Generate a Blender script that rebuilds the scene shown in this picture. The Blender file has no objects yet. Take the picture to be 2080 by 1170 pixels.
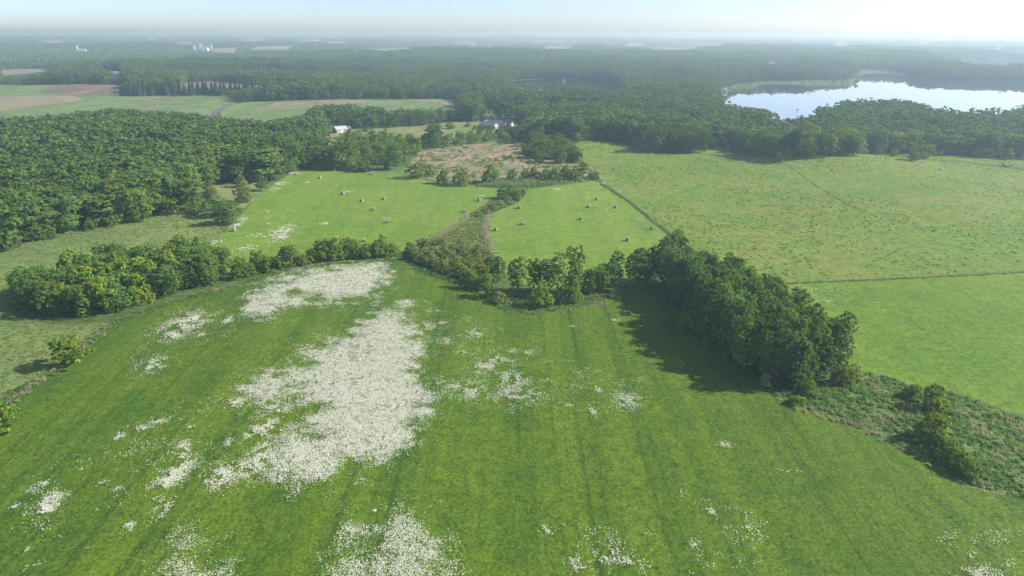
import bpy, bmesh, math, random
import numpy as np
from mathutils import Vector, Matrix
from mathutils.geometry import delaunay_2d_cdt

random.seed(7)
RNG = np.random.default_rng(11)
R = math.radians
S = bpy.context.scene
COL = S.collection

# ------------------------------------------------------------------ camera
CAM_Z = 80.0
PITCH, ROLL = R(20.50), R(0.27)
FOC = 1387.0                     # focal length in photo pixels (24 mm on 36 mm)
PW, PH = 2080.0, 1170.0
fwd = np.array([0.0, math.cos(PITCH), -math.sin(PITCH)])
rg0 = np.array([1.0, 0.0, 0.0])
up0 = np.array([0.0, math.sin(PITCH), math.cos(PITCH)])
rgt = rg0 * math.cos(ROLL) + up0 * math.sin(ROLL)
upv = -rg0 * math.sin(ROLL) + up0 * math.cos(ROLL)
cam_d = bpy.data.cameras.new('camera')
cam_d.lens = 24.0 * FOC / 1386.67
cam_d.sensor_width = 36.0
cam_d.clip_start = 1.0
cam_d.clip_end = 120000.0
cam = bpy.data.objects.new('camera', cam_d)
COL.objects.link(cam)
m = Matrix.Identity(4)
for r_ in range(3):
    m[r_][0], m[r_][1], m[r_][2] = rgt[r_], upv[r_], -fwd[r_]
m[2][3] = CAM_Z
cam.matrix_world = m
S.camera = cam

# ------------------------------------------------------------------ sky and sun
SUN_EL, SUN_AZ = R(34.0), R(86.0)           # azimuth clockwise from +Y
world = bpy.data.worlds.new('World')
S.world = world
world.use_nodes = True
wn = world.node_tree
sky = wn.nodes.new('ShaderNodeTexSky')
sky.sky_type = 'NISHITA'
sky.sun_disc = False
sky.sun_elevation = SUN_EL
sky.sun_rotation = SUN_AZ
sky.altitude = 300.0
sky.air_density = 0.5
sky.dust_density = 0.95
sky.ozone_density = 0.6
bg = wn.nodes['Background']
bg.inputs['Strength'].default_value = 0.128
wn.links.new(sky.outputs[0], bg.inputs['Color'])
sun_d = bpy.data.lights.new('sun', 'SUN')
sun_d.energy = 4.4
sun_d.angle = R(1.2)
sun_d.color = (1.0, 0.955, 0.88)
sun = bpy.data.objects.new('sun', sun_d)
COL.objects.link(sun)
sdir = Vector((math.sin(SUN_AZ) * math.cos(SUN_EL), math.cos(SUN_AZ) * math.cos(SUN_EL), math.sin(SUN_EL)))
sun.rotation_euler = sdir.to_track_quat('Z', 'Y').to_euler()
sun.location = (200, 100, 300)

S.view_settings.view_transform = 'Standard'
S.view_settings.look = 'None'
S.view_settings.exposure = 0.72
S.view_settings.gamma = 1.0
S.view_settings.use_curve_mapping = False
S.render.engine = 'CYCLES'
cy = S.cycles
cy.use_denoising = True
cy.max_bounces = 5
cy.diffuse_bounces = 3
cy.glossy_bounces = 2
cy.transmission_bounces = 3
cy.volume_bounces = 1
cy.transparent_max_bounces = 6
cy.caustics_reflective = False
cy.caustics_refractive = False

# ------------------------------------------------------------------ helpers: survey of the photo
def ray(px, py):
    px = np.asarray(px, float); py = np.asarray(py, float)
    return (fwd * FOC + rgt * (px - PW / 2)[..., None] + upv * (PH / 2 - py)[..., None])

def plane(px, py, z=0.0):
    d = ray(px, py)
    t = (z - CAM_Z) / d[..., 2]
    return d[..., 0] * t, d[..., 1] * t

def proj(x, y, z):
    x = np.asarray(x, float); y = np.asarray(y, float); z = np.asarray(z, float) - CAM_Z
    dz = fwd[0] * x + fwd[1] * y + fwd[2] * z
    dz = np.where(dz < 1, 1, dz)
    return (PW / 2 + FOC * (rgt[0] * x + rgt[1] * y + rgt[2] * z) / dz,
            PH / 2 - FOC * (upv[0] * x + upv[1] * y + upv[2] * z) / dz)

def inside(px, py, poly):
    px = np.asarray(px, float); py = np.asarray(py, float)
    c = np.zeros(px.shape, bool)
    n = len(poly)
    for i in range(n):
        x1, y1 = poly[i]; x2, y2 = poly[(i + 1) % n]
        if y1 == y2:
            continue
        k = (y1 > py) != (y2 > py)
        c ^= k & (px < (x2 - x1) * (py - y1) / (y2 - y1) + x1)
    return c

def inside_any(px, py, polys):
    c = np.zeros(px.shape, bool)
    for pl in polys:
        a = [p[0] for p in pl]; b = [p[1] for p in pl]
        k = np.where((px > min(a)) & (px < max(a)) & (py > min(b)) & (py < max(b)) & ~c)[0]
        if len(k): c[k] |= inside(px[k], py[k], pl)
    return c

def edge_dist(x, y, poly, closed=True):
    x = np.asarray(x, float); y = np.asarray(y, float)
    best = np.full(x.shape, 1e9)
    n = len(poly)
    for i in range(n if closed else n - 1):
        x1, y1 = poly[i]; x2, y2 = poly[(i + 1) % n]
        ex, ey = x2 - x1, y2 - y1
        L = ex * ex + ey * ey + 1e-9
        t = np.clip(((x - x1) * ex + (y - y1) * ey) / L, 0, 1)
        best = np.minimum(best, np.hypot(x - x1 - t * ex, y - y1 - t * ey))
    return best

def sstep(a, b, v):
    t = np.clip((v - a) / (b - a), 0, 1)
    return t * t * (3 - 2 * t)

def vnoise(x, y, seed=0):
    x = np.asarray(x, float); y = np.asarray(y, float)
    xi = np.floor(x).astype(np.int64); yi = np.floor(y).astype(np.int64)
    fx = x - xi; fy = y - yi
    fx = fx * fx * (3 - 2 * fx); fy = fy * fy * (3 - 2 * fy)
    def h(a, b):
        v = np.sin(a * 127.1 + b * 311.7 + seed * 74.7) * 43758.5453
        return v - np.floor(v)
    return ((h(xi, yi) * (1 - fx) + h(xi + 1, yi) * fx) * (1 - fy) +
            (h(xi, yi + 1) * (1 - fx) + h(xi + 1, yi + 1) * fx) * fy)

# ------------------------------------------------------------------ terrain
LAKE_Z = -2.0
def lake_poly(far, near, near_z=15.0):
    a = [tuple(float(v) for v in plane(p[0], p[1], LAKE_Z)) for p in far]
    b = [tuple(float(v) for v in plane(p[0], p[1], near_z)) for p in near]
    return a + b
LAKE_BIG = lake_poly([(1462, 192), (1478, 183), (1525, 177), (1560, 171), (1640, 173), (1738, 173), (1742, 163), (1728, 156),
                      (1760, 150), (1825, 150), (1850, 158), (1920, 162), (2000, 165), (2080, 168), (2300, 172)],
                     [(2300, 216), (2080, 211), (2030, 218), (1990, 221), (1930, 221), (1860, 206), (1790, 200), (1700, 203),
                      (1655, 219), (1640, 237), (1600, 236), (1540, 216), (1495, 208), (1456, 200)])
LAKE_SMALL = lake_poly([(1028, 171), (1045, 164), (1100, 161), (1180, 162), (1255, 169)],
                       [(1262, 180), (1225, 179), (1180, 171), (1150, 173), (1100, 173), (1060, 175)])
LAKE_FAR = lake_poly([(1935, 126), (1975, 122), (2080, 121), (2140, 124)], [(2140, 134), (2060, 133), (1990, 131)])
LAKES = [LAKE_BIG, LAKE_SMALL, LAKE_FAR]

BUMPS = []
def bump(px, py, sx, sy, h):
    x, y = plane(px, py, 0.0)
    BUMPS.append((float(x), float(y), sx, sy, h))
bump(1700, 334, 60, 30, 6.5)     # knoll in the pasture
bump(1180, 300, 60, 40, 3.0)
bump(1950, 420, 70, 45, 3.0)
bump(1420, 400, 60, 45, -2.0)
bump(700, 600, 38, 45, 1.6)      # crest of the flower meadow
bump(150, 185, 160, 120, 9.0)    # ploughed rise on the left
bump(600, 205, 140, 90, 5.0)
bump(420, 150, 260, 160, 14.0)
bump(850, 120, 500, 300, 16.0)
bump(1500, 105, 700, 400, 18.0)
bump(300, 105, 600, 350, 14.0)

def terrain(x, y):
    x = np.asarray(x, float); y = np.asarray(y, float)
    r = np.hypot(x, y)
    h = 1.5 * (vnoise(x / 95 + 3, y / 95, 1) - 0.5)
    h += 8.0 * (vnoise(x / 330, y / 330 + 5, 2) - 0.5) * sstep(450, 1100, r)
    h += 30.0 * (vnoise(x / 1300, y / 700 + 2, 3) - 0.5) * sstep(1300, 2600, r)
    for bx, by, sx, sy, bh in BUMPS:
        h += bh * np.exp(-((x - bx) / sx) ** 2 - ((y - by) / sy) ** 2)
    for lk in LAKES:
        lx = [p[0] for p in lk]; ly = [p[1] for p in lk]
        sel = (x > min(lx) - 150) & (x < max(lx) + 150) & (y > min(ly) - 150) & (y < max(ly) + 150)
        if not np.any(sel):
            continue
        d = np.full(x.shape, 999.0)
        if x.ndim == 0:
            d = edge_dist(x, y, lk) * (-1 if inside(x, y, lk) else 1)
        else:
            d[sel] = edge_dist(x[sel], y[sel], lk) * np.where(inside(x[sel], y[sel], lk), -1, 1)
        out = LAKE_Z + 0.5 + (h - LAKE_Z - 0.5) * sstep(0, 130, d)
        inn = LAKE_Z + 0.5 - 3.5 * sstep(0, 14, -d)
        h = np.where(d >= 0, out, inn)
    return h

def at(px, py, dz=0.0):
    """ground point seen at a photo pixel"""
    d = ray(px, py)
    z = np.zeros(d.shape[:-1])
    for _ in range(14):
        t = (z - CAM_Z) / d[..., 2]
        z = 0.5 * z + 0.5 * (terrain(d[..., 0] * t, d[..., 1] * t))
    t = (z - CAM_Z) / d[..., 2]
    return d[..., 0] * t, d[..., 1] * t, z + dz

def P(px, py):
    x, y, z = at(np.array([px], float), np.array([py], float))
    return Vector((float(x[0]), float(y[0]), float(z[0])))

def wpoly(pts):
    a = np.array(pts, float)
    x, y, _ = at(a[:, 0], a[:, 1])
    return list(zip(x.tolist(), y.tolist()))

# ------------------------------------------------------------------ helpers: objects
def tag(o, label=None, cat=None, group=None, kind=None):
    if label: o['label'] = label
    if cat: o['category'] = cat
    if group: o['group'] = group
    if kind: o['kind'] = kind
    return o

def link(o, parent=None):
    COL.objects.link(o)
    if parent is not None:
        o.parent = parent
    return o

def mesh_np(name, verts, faces, mats=(), smooth=False, mat_idx=None):
    """verts (n,3), faces (m,k) with constant k"""
    me = bpy.data.meshes.new(name)
    verts = np.ascontiguousarray(verts, np.float32); faces = np.ascontiguousarray(faces, np.int32)
    n, k = faces.shape
    me.vertices.add(len(verts)); me.vertices.foreach_set('co', verts.ravel())
    me.loops.add(n * k); me.loops.foreach_set('vertex_index', faces.ravel())
    me.polygons.add(n)
    me.polygons.foreach_set('loop_start', np.arange(0, n * k, k, dtype=np.int32))
    me.polygons.foreach_set('loop_total', np.full(n, k, np.int32))
    for mt in mats:
        me.materials.append(mt)
    if mat_idx is not None:
        me.polygons.foreach_set('material_index', np.ascontiguousarray(mat_idx, np.int32))
    me.polygons.foreach_set('use_smooth', np.full(n, smooth))
    me.update(calc_edges=True)
    return me

class MB:
    """small mesh builder: boxes, prisms and tubes joined into one mesh"""
    def __init__(s): s.v = []; s.f = []
    def add(s, vs, fs):
        b = len(s.v); s.v += [tuple(p) for p in vs]; s.f += [tuple(b + i for i in f) for f in fs]
    def box(s, x0, x1, y0, y1, z0, z1):
        s.add([(x0, y0, z0), (x1, y0, z0), (x1, y1, z0), (x0, y1, z0), (x0, y0, z1), (x1, y0, z1), (x1, y1, z1), (x0, y1, z1)],
              [(0, 3, 2, 1), (4, 5, 6, 7), (0, 1, 5, 4), (1, 2, 6, 5), (2, 3, 7, 6), (3, 0, 4, 7)])
    def tube(s, p, q, r0, r1, n=6, cap=True):
        p, q = Vector(p), Vector(q); d = (q - p).normalized()
        a = d.orthogonal().normalized(); b = d.cross(a)
        vs = []
        for c, r in ((p, r0), (q, r1)):
            for i in range(n):
                t = 2 * math.pi * i / n
                vs.append(c + a * math.cos(t) * r + b * math.sin(t) * r)
        fs = [(i, (i + 1) % n, n + (i + 1) % n, n + i) for i in range(n)]
        if cap: fs += [tuple(range(n - 1, -1, -1)), tuple(range(n, 2 * n))]
        s.add(vs, fs)
    def lathe(s, prof, n=16, c=(0, 0, 0)):
        vs = []; fs = []
        for r, z in prof:
            for i in range(n):
                t = 2 * math.pi * i / n
                vs.append((c[0] + r * math.cos(t), c[1] + r * math.sin(t), c[2] + z))
        for j in range(len(prof) - 1):
            for i in range(n):
                fs.append((j * n + i, j * n + (i + 1) % n, (j + 1) * n + (i + 1) % n, (j + 1) * n + i))
        fs.append(tuple(range((len(prof) - 1) * n, len(prof) * n)))
        s.add(vs, fs)
    def mesh(s, name, mat, smooth=False):
        me = bpy.data.meshes.new(name); me.from_pydata(s.v, [], s.f)
        if mat: me.materials.append(mat)
        if smooth: me.polygons.foreach_set('use_smooth', [True] * len(me.polygons))
        me.update(); return me
    def build(s, name, mat, parent=None, smooth=False):
        return link(bpy.data.objects.new(name, s.mesh(name, mat, smooth)), parent)

def empty(name, loc, rz=0.0, scale=1.0):
    o = bpy.data.objects.new(name, None); o.empty_display_size = 0.5
    o.location = loc; o.rotation_euler = (0, 0, rz); o.scale = (scale,) * 3
    return link(o)

# ------------------------------------------------------------------ materials
class NT:
    def __init__(s, name):
        s.m = bpy.data.materials.new(name); s.m.use_nodes = True
        s.t = s.m.node_tree; s.t.nodes.clear()
    def n(s, typ, **kw):
        nd = s.t.nodes.new(typ)
        for k, v in kw.items():
            if k.startswith('_'):
                setattr(nd, k[1:], v)
            else:
                i = nd.inputs[int(k[1:])] if k[0] == 'i' and k[1:].isdigit() else nd.inputs[k.replace('__', ' ')]
                if hasattr(v, 'is_output') or isinstance(v, bpy.types.NodeSocket): s.t.links.new(v, i)
                else: i.default_value = v
        return nd
    def mix(s, f, a, b, mode='MIX'):
        nd = s.t.nodes.new('ShaderNodeMix'); nd.data_type = 'RGBA'; nd.blend_type = mode
        for i, v in ((0, f), (6, a), (7, b)):
            if isinstance(v, bpy.types.NodeSocket): s.t.links.new(v, nd.inputs[i])
            elif i == 0: nd.inputs[i].default_value = v
            else: nd.inputs[i].default_value = (*v, 1.0) if len(v) == 3 else v
        return nd.outputs[2]
    def math(s, op, a, b=0.0, c=None):
        nd = s.t.nodes.new('ShaderNodeMath'); nd.operation = op
        for i, v in enumerate((a, b) if c is None else (a, b, c)):
            if isinstance(v, bpy.types.NodeSocket): s.t.links.new(v, nd.inputs[i])
            else: nd.inputs[i].default_value = v
        return nd.outputs[0]
    def remap(s, v, a, b, lo=0.0, hi=1.0):
        nd = s.n('ShaderNodeMapRange', i1=a, i2=b, i3=lo, i4=hi); s.t.links.new(v, nd.inputs[0]); return nd.outputs[0]
    def noise(s, vec, scale, detail=3.0, rough=0.55, dist=0.0):
        nd = s.n('ShaderNodeTexNoise', Scale=scale, Detail=detail, Roughness=rough, Distortion=dist)
        s.t.links.new(vec, nd.inputs['Vector']); return nd.outputs['Fac']
    def coords(s, rot=0.0, scale=(1, 1, 1), kind='Object'):
        tc = s.n('ShaderNodeTexCoord'); mp = s.n('ShaderNodeMapping')
        mp.inputs['Rotation'].default_value = (0, 0, rot); mp.inputs['Scale'].default_value = scale
        s.t.links.new(tc.outputs[kind], mp.inputs['Vector']); return mp.outputs[0]
    def out(s, shader):
        o = s.n('ShaderNodeOutputMaterial'); s.t.links.new(shader, o.inputs['Surface']); return s.m
    def pbr(s, col, rough=0.8, bump=None, bstr=0.3, bdist=0.2, **kw):
        p = s.n('ShaderNodeBsdfPrincipled')
        for i, v in (('Base Color', col), ('Roughness', rough)):
            if isinstance(v, bpy.types.NodeSocket): s.t.links.new(v, p.inputs[i])
            else: p.inputs[i].default_value = (*v, 1.0) if i == 'Base Color' else v
        for k, v in kw.items(): p.inputs[k.replace('__', ' ')].default_value = v
        if bump is not None:
            b = s.n('ShaderNodeBump', Strength=bstr, Distance=bdist); s.t.links.new(bump, b.inputs['Height'])
            s.t.links.new(b.outputs[0], p.inputs['Normal'])
        return s.out(p.outputs[0])

def field_mat(name, ca, cb, cc, big=0.012, mid=0.12, fine=1.6, row_rot=0.0, row_scale=0.6, row_amt=0.35,
              row_col=None, bstr=0.6, bdist=0.25, cc_lo=0.5, cc_hi=0.7, fine_amt=0.55):
    t = NT(name)
    co = t.coords()
    n1 = t.noise(co, big, 4, 0.6); n2 = t.noise(co, mid, 4, 0.6); n3 = t.noise(co, fine, 3, 0.65); n4 = t.noise(co, fine * 0.3, 3, 0.6); n5 = t.noise(co, fine * 2.4, 2, 0.6)
    base = t.mix(t.remap(n1, 0.36, 0.64), ca, cb)
    base = t.mix(t.remap(n2, cc_lo, cc_hi, 0, 0.85), base, cc)
    if row_amt:
        nr = t.noise(t.coords(row_rot, (1.0, 0.012, 0.0)), row_scale, 3, 0.6)        # thin wheel and mower lines
        base = t.mix(t.remap(nr, 0.53, 0.63, 0, row_amt), base, row_col or tuple(v * 0.55 for v in ca))
        nr2 = t.noise(t.coords(row_rot, (1.0, 0.008, 0.0)), row_scale * 0.22, 3, 0.6)  # broad swaths
        base = t.mix(t.remap(nr2, 0.44, 0.60, 0, row_amt * 0.8), base, tuple(min(1, v * 1.28) for v in cb))
    f = t.math('ADD', t.remap(n3, 0.25, 0.75, 1 - fine_amt, 1 + fine_amt * 0.6), t.math('ADD', t.remap(n4, 0.3, 0.7, -0.16, 0.16), t.remap(n5, 0.3, 0.7, -fine_amt * 0.45, fine_amt * 0.45)))
    cm = t.n('ShaderNodeCombineColor'); 
    for i in range(3): t.t.links.new(f, cm.inputs[i])
    base = t.mix(1.0, base, cm.outputs[0], 'MULTIPLY')
    hgt = t.math('ADD', t.math('MULTIPLY', n3, 1.0), t.math('MULTIPLY', n4, 1.4))
    return t.pbr(base, 0.85, hgt, bstr, bdist, Specular__IOR__Level=0.15)

def leaf_mat(name, dark, mid_, light, trans=0.42, hue_noise=0.35, place=None, tcol=(1.25, 1.15, 0.55)):
    t = NT(name)
    oi = t.n('ShaderNodeObjectInfo'); geo = t.n('ShaderNodeNewGeometry')
    co = t.coords()
    n = t.noise(co, hue_noise, 2, 0.5)
    nl = t.noise(geo.outputs['Position'], 0.012, 3, 0.6)
    a = t.mix(t.remap(t.math('ADD', t.math('MULTIPLY', oi.outputs['Random'], 0.75), t.math('MULTIPLY', nl, 2.4)), 0.85, 2.1), dark, mid_)
    if place: n = t.noise(geo.outputs['Position'], place, 3, 0.6)
    b = t.mix(t.remap(n, 0.38, 0.70) if not place else t.remap(n, 0.47, 0.63, 0, 0.9), a, light)
    k = t.remap(geo.outputs['Random Per Island'], 0, 1, 0.62, 1.35)
    cm = t.n('ShaderNodeCombineColor')
    for i in range(3): t.t.links.new(k, cm.inputs[i])
    b = t.mix(1.0, b, cm.outputs[0], 'MULTIPLY')
    b = t.mix(1.0, b, oi.outputs['Color'], 'MULTIPLY')
    d = t.n('ShaderNodeBsdfDiffuse'); t.t.links.new(b, d.inputs['Color'])
    tr = t.n('ShaderNodeBsdfTranslucent')
    tc = t.mix(1.0, b, tcol, 'MULTIPLY'); t.t.links.new(tc, tr.inputs['Color'])
    mx = t.n('ShaderNodeMixShader'); mx.inputs[0].default_value = trans
    t.t.links.new(d.outputs[0], mx.inputs[1]); t.t.links.new(tr.outputs[0], mx.inputs[2])
    return t.out(mx.outputs[0])

def plain_mat(name, col, rough=0.7, var=0.25, scale=1.5, metal=0.0):
    t = NT(name); co = t.coords(); n = t.noise(co, scale, 4, 0.6)
    c = t.mix(t.remap(n, 0.3, 0.7), tuple(v * (1 - var) for v in col), tuple(min(1, v * (1 + var * 0.5)) for v in col))
    return t.pbr(c, rough, n, 0.15, 0.05, Metallic=metal)

ROW = R(-12.0)
M = {}
M['floor'] = field_mat('forest_floor', (0.075, 0.130, 0.030), (0.10, 0.15, 0.036), (0.13, 0.14, 0.06), fine=0.5, row_amt=0)
M['meadow'] = field_mat('meadow_grass', (0.069, 0.143, 0.010), (0.110, 0.170, 0.013), (0.058, 0.131, 0.013), big=0.022, mid=0.07, fine=1.5,
                        row_rot=ROW, row_scale=0.6, row_amt=0.55, row_col=(0.040, 0.080, 0.010), cc_lo=0.46, cc_hi=0.64, fine_amt=0.55, bstr=0.7)
M['hay'] = field_mat('mown_hay_grass', (0.135, 0.245, 0.024), (0.185, 0.262, 0.034), (0.105, 0.215, 0.025), big=0.016, mid=0.06, fine=0.9,
                     row_rot=ROW, row_scale=0.30, row_amt=0.25, row_col=(0.12, 0.20, 0.03), fine_amt=0.35)
M['pasture'] = field_mat('grazed_pasture', (0.150, 0.228, 0.026), (0.198, 0.234, 0.042), (0.122, 0.228, 0.022), big=0.014, mid=0.035, fine=0.55,
                         row_amt=0, bstr=0.8, fine_amt=0.5, cc_lo=0.46, cc_hi=0.62)
M['pasture_low'] = field_mat('smooth_pasture', (0.110, 0.215, 0.012), (0.145, 0.232, 0.016), (0.090, 0.190, 0.014), big=0.02, mid=0.06, fine=0.8,
                             row_rot=R(60), row_scale=0.4, row_amt=0.2, fine_amt=0.4)
M['crop'] = field_mat('young_rye', (0.140, 0.205, 0.066), (0.200, 0.255, 0.068), (0.112, 0.178, 0.068), big=0.03, mid=0.12, fine=0.9,
                      row_rot=R(-20), row_scale=0.5, row_amt=0.15, row_col=(0.105, 0.18, 0.085), fine_amt=0.4)
M['rough'] = field_mat('rough_grass', (0.095, 0.185, 0.035), (0.13, 0.20, 0.05), (0.28, 0.26, 0.13), big=0.04, mid=0.16, fine=1.1,
                       row_amt=0, cc_lo=0.56, cc_hi=0.72, bstr=1.0, bdist=0.4)
M['marsh'] = field_mat('marsh_grass', (0.11, 0.195, 0.06), (0.14, 0.20, 0.07), (0.28, 0.24, 0.12), big=0.05, mid=0.13, fine=0.8, row_amt=0, cc_lo=0.55, cc_hi=0.7)
M['scrub'] = field_mat('dry_scrub', (0.25, 0.22, 0.11), (0.36, 0.26, 0.17), (0.15, 0.20, 0.065), big=0.02, mid=0.09, fine=0.35, row_amt=0,
                       cc_lo=0.48, cc_hi=0.6, bstr=1.0, bdist=0.5)
M['lawn'] = field_mat('lawn_grass', (0.17, 0.235, 0.06), (0.25, 0.255, 0.105), (0.12, 0.20, 0.05), big=0.02, mid=0.05, fine=0.4, row_amt=0, fine_amt=0.3)
M['far_green'] = field_mat('far_green_crop', (0.115, 0.215, 0.05), (0.16, 0.225, 0.07), (0.24, 0.20, 0.13), big=0.008, mid=0.02, fine=0.15,
                           row_rot=R(75), row_scale=0.05, row_amt=0.5, row_col=(0.22, 0.20, 0.12), fine_amt=0.25)
M['plough'] = field_mat('ploughed_soil', (0.165, 0.115, 0.085), (0.21, 0.155, 0.11), (0.14, 0.10, 0.075), big=0.008, mid=0.03, fine=0.2,
                        row_rot=R(80), row_scale=0.06, row_amt=0.4, row_col=(0.30, 0.22, 0.16), fine_amt=0.2)
M['tan'] = field_mat('dry_stubble', (0.235, 0.205, 0.125), (0.28, 0.24, 0.15), (0.18, 0.20, 0.09), big=0.006, mid=0.02, fine=0.1,
                     row_rot=R(70), row_scale=0.04, row_amt=0.3, row_col=(0.26, 0.2, 0.14), fine_amt=0.2)
M['asphalt'] = plain_mat('asphalt', (0.13, 0.13, 0.13), 0.9)
M['bark'] = plain_mat('bark', (0.16, 0.13, 0.10), 0.9, 0.4, 3.0)
M['pale_bark'] = plain_mat('aspen_bark', (0.36, 0.34, 0.29), 0.85, 0.4, 2.0)
M['leaf'] = leaf_mat('broadleaf_foliage', (0.062, 0.145, 0.034), (0.175, 0.295, 0.066), (0.205, 0.320, 0.070))
M['aspen'] = leaf_mat('aspen_foliage', (0.125, 0.230, 0.048), (0.200, 0.320, 0.072), (0.240, 0.350, 0.082))
M['bush'] = leaf_mat('bush_foliage', (0.135, 0.250, 0.030), (0.220, 0.335, 0.042), (0.280, 0.370, 0.050))
M['willow'] = leaf_mat('willow_foliage', (0.255, 0.340, 0.110), (0.320, 0.385, 0.140), (0.370, 0.420, 0.160), 0.48)
M['needle'] = leaf_mat('needle_foliage', (0.045, 0.095, 0.038), (0.070, 0.125, 0.044), (0.085, 0.140, 0.048), 0.15)
M['weed'] = leaf_mat('tall_weeds', (0.165, 0.290, 0.070), (0.235, 0.350, 0.100), (0.430, 0.430, 0.250), 0.55, 0.05, 0.13, (1.0, 1.05, 0.9))
M['tussock'] = leaf_mat('tussock_grass', (0.125, 0.240, 0.045), (0.160, 0.260, 0.050), (0.180, 0.270, 0.060), 0.5, 0.05)
M['straw'] = leaf_mat('dry_straw_grass', (0.40, 0.38, 0.22), (0.52, 0.48, 0.30), (0.56, 0.52, 0.34), 0.5, 0.05, None, (1.0, 1.0, 0.9))
M['rye'] = leaf_mat('rye_stalks', (0.220, 0.320, 0.110), (0.280, 0.360, 0.115), (0.340, 0.380, 0.120), 0.5, 0.05)
tf = NT('white_petals')
fd = tf.n('ShaderNodeBsdfDiffuse'); fd.inputs[0].default_value = (0.88, 0.87, 0.74, 1); ft = tf.n('ShaderNodeBsdfTranslucent'); ft.inputs[0].default_value = (0.80, 0.82, 0.66, 1)
fm = tf.n('ShaderNodeMixShader'); fm.inputs[0].default_value = 0.35; tf.t.links.new(fd.outputs[0], fm.inputs[1]); tf.t.links.new(ft.outputs[0], fm.inputs[2])
M['flower'] = tf.out(fm.outputs[0])

# ------------------------------------------------------------------ ground sheet
def ground():
    rad = [30.0]
    while rad[-1] < 70000: rad.append(rad[-1] * (1.016 if rad[-1] < 16000 else 1.1))
    ang = list(np.radians(np.arange(-52, 52.01, 0.8))) + list(np.radians(np.arange(58, 308, 6.0)))
    ra, an = np.meshgrid(np.array(rad), np.array(ang), indexing='ij')
    x = ra * np.sin(an); y = ra * np.cos(an)
    z = terrain(x.ravel(), y.ravel())
    v = np.stack([x.ravel(), y.ravel(), z], 1)
    nr, na = len(rad), len(ang)
    i, j = np.meshgrid(np.arange(nr - 1), np.arange(na), indexing='ij')
    j2 = (j + 1) % na
    f = np.stack([i * na + j, i * na + j2, (i + 1) * na + j2, (i + 1) * na + j], -1).reshape(-1, 4)
    c = len(v); v = np.vstack([v, [[0, 0, float(terrain(np.array([0.0]), np.array([0.0]))[0])]]])
    cap = np.array([[c, (k + 1) % na, k, k] for k in range(na)])
    me = mesh_np('ground', v, f[:, ::-1], [M['floor']], True)
    o = link(bpy.data.objects.new('ground', me)); tag(o, kind='structure')
    # disc below the drone
    me2 = bpy.data.meshes.new('ground_below'); ring = [tuple(p) for p in v[:na]]
    me2.from_pydata(ring, [], [tuple(range(na - 1, -1, -1))]); me2.materials.append(M['floor'])
    o2 = link(bpy.data.objects.new('ground_below', me2), o); tag(o2, kind='structure')
ground()

def drape(name, poly, mat, off=0.08, grid=6.0, wob=1.2, z=None):
    """a field sheet following the terrain; poly in metres"""
    b = []
    n = len(poly)
    for i in range(n):
        p, q = np.array(poly[i]), np.array(poly[(i + 1) % n])
        L = np.linalg.norm(q - p); k = max(1, int(L / grid))
        for t in range(k):
            b.append(p + (q - p) * t / k)
    b = np.array(b)
    b[:, 0] += wob * 2 * (vnoise(b[:, 0] / 9, b[:, 1] / 9, 5) - 0.5)
    b[:, 1] += wob * 2 * (vnoise(b[:, 0] / 9, b[:, 1] / 9, 6) - 0.5)
    lo, hi = b.min(0), b.max(0)
    gx, gy = np.meshgrid(np.arange(lo[0], hi[0], grid), np.arange(lo[1], hi[1], grid))
    gx = gx.ravel() + RNG.uniform(-.2, .2, gx.size) * grid; gy = gy.ravel() + RNG.uniform(-.2, .2, gy.size) * grid
    bp = [tuple(p) for p in b]
    k = inside(gx, gy, bp) & (edge_dist(gx, gy, bp) > grid * 0.4)
    vs = [Vector(p) for p in bp] + [Vector((a, c)) for a, c in zip(gx[k], gy[k])]
    nb = len(bp)
    res = delaunay_2d_cdt(vs, [(i, (i + 1) % nb) for i in range(nb)], [], 1, 1e-4)
    v2 = np.array([(p.x, p.y) for p in res[0]])
    zz = terrain(v2[:, 0], v2[:, 1]) + off if z is None else np.full(len(v2), z)
    tri = np.array([f for f in res[2] if len(f) == 3])
    a = v2[tri[:, 1]] - v2[tri[:, 0]]; c = v2[tri[:, 2]] - v2[tri[:, 0]]
    flip = a[:, 0] * c[:, 1] - a[:, 1] * c[:, 0] < 0
    tri[flip] = tri[flip][:, ::-1]
    me = mesh_np(name, np.column_stack([v2, zz]), tri, [mat], True)
    return tag(link(bpy.data.objects.new(name, me)), kind='structure')

# water
tw = NT('lake_water')
cw = tw.coords(0, (1, 1, 1)); nw = tw.noise(cw, 0.25, 2, 0.5)
M['water'] = tw.pbr((0.02, 0.035, 0.04), 0.0, IOR=1.33, Coat__Weight=1.0, Coat__Roughness=0.0, Coat__IOR=1.33)
for lk in LAKES:
    drape('lake', lk, M['water'], grid=40.0, wob=4.0, z=LAKE_Z)

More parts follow.
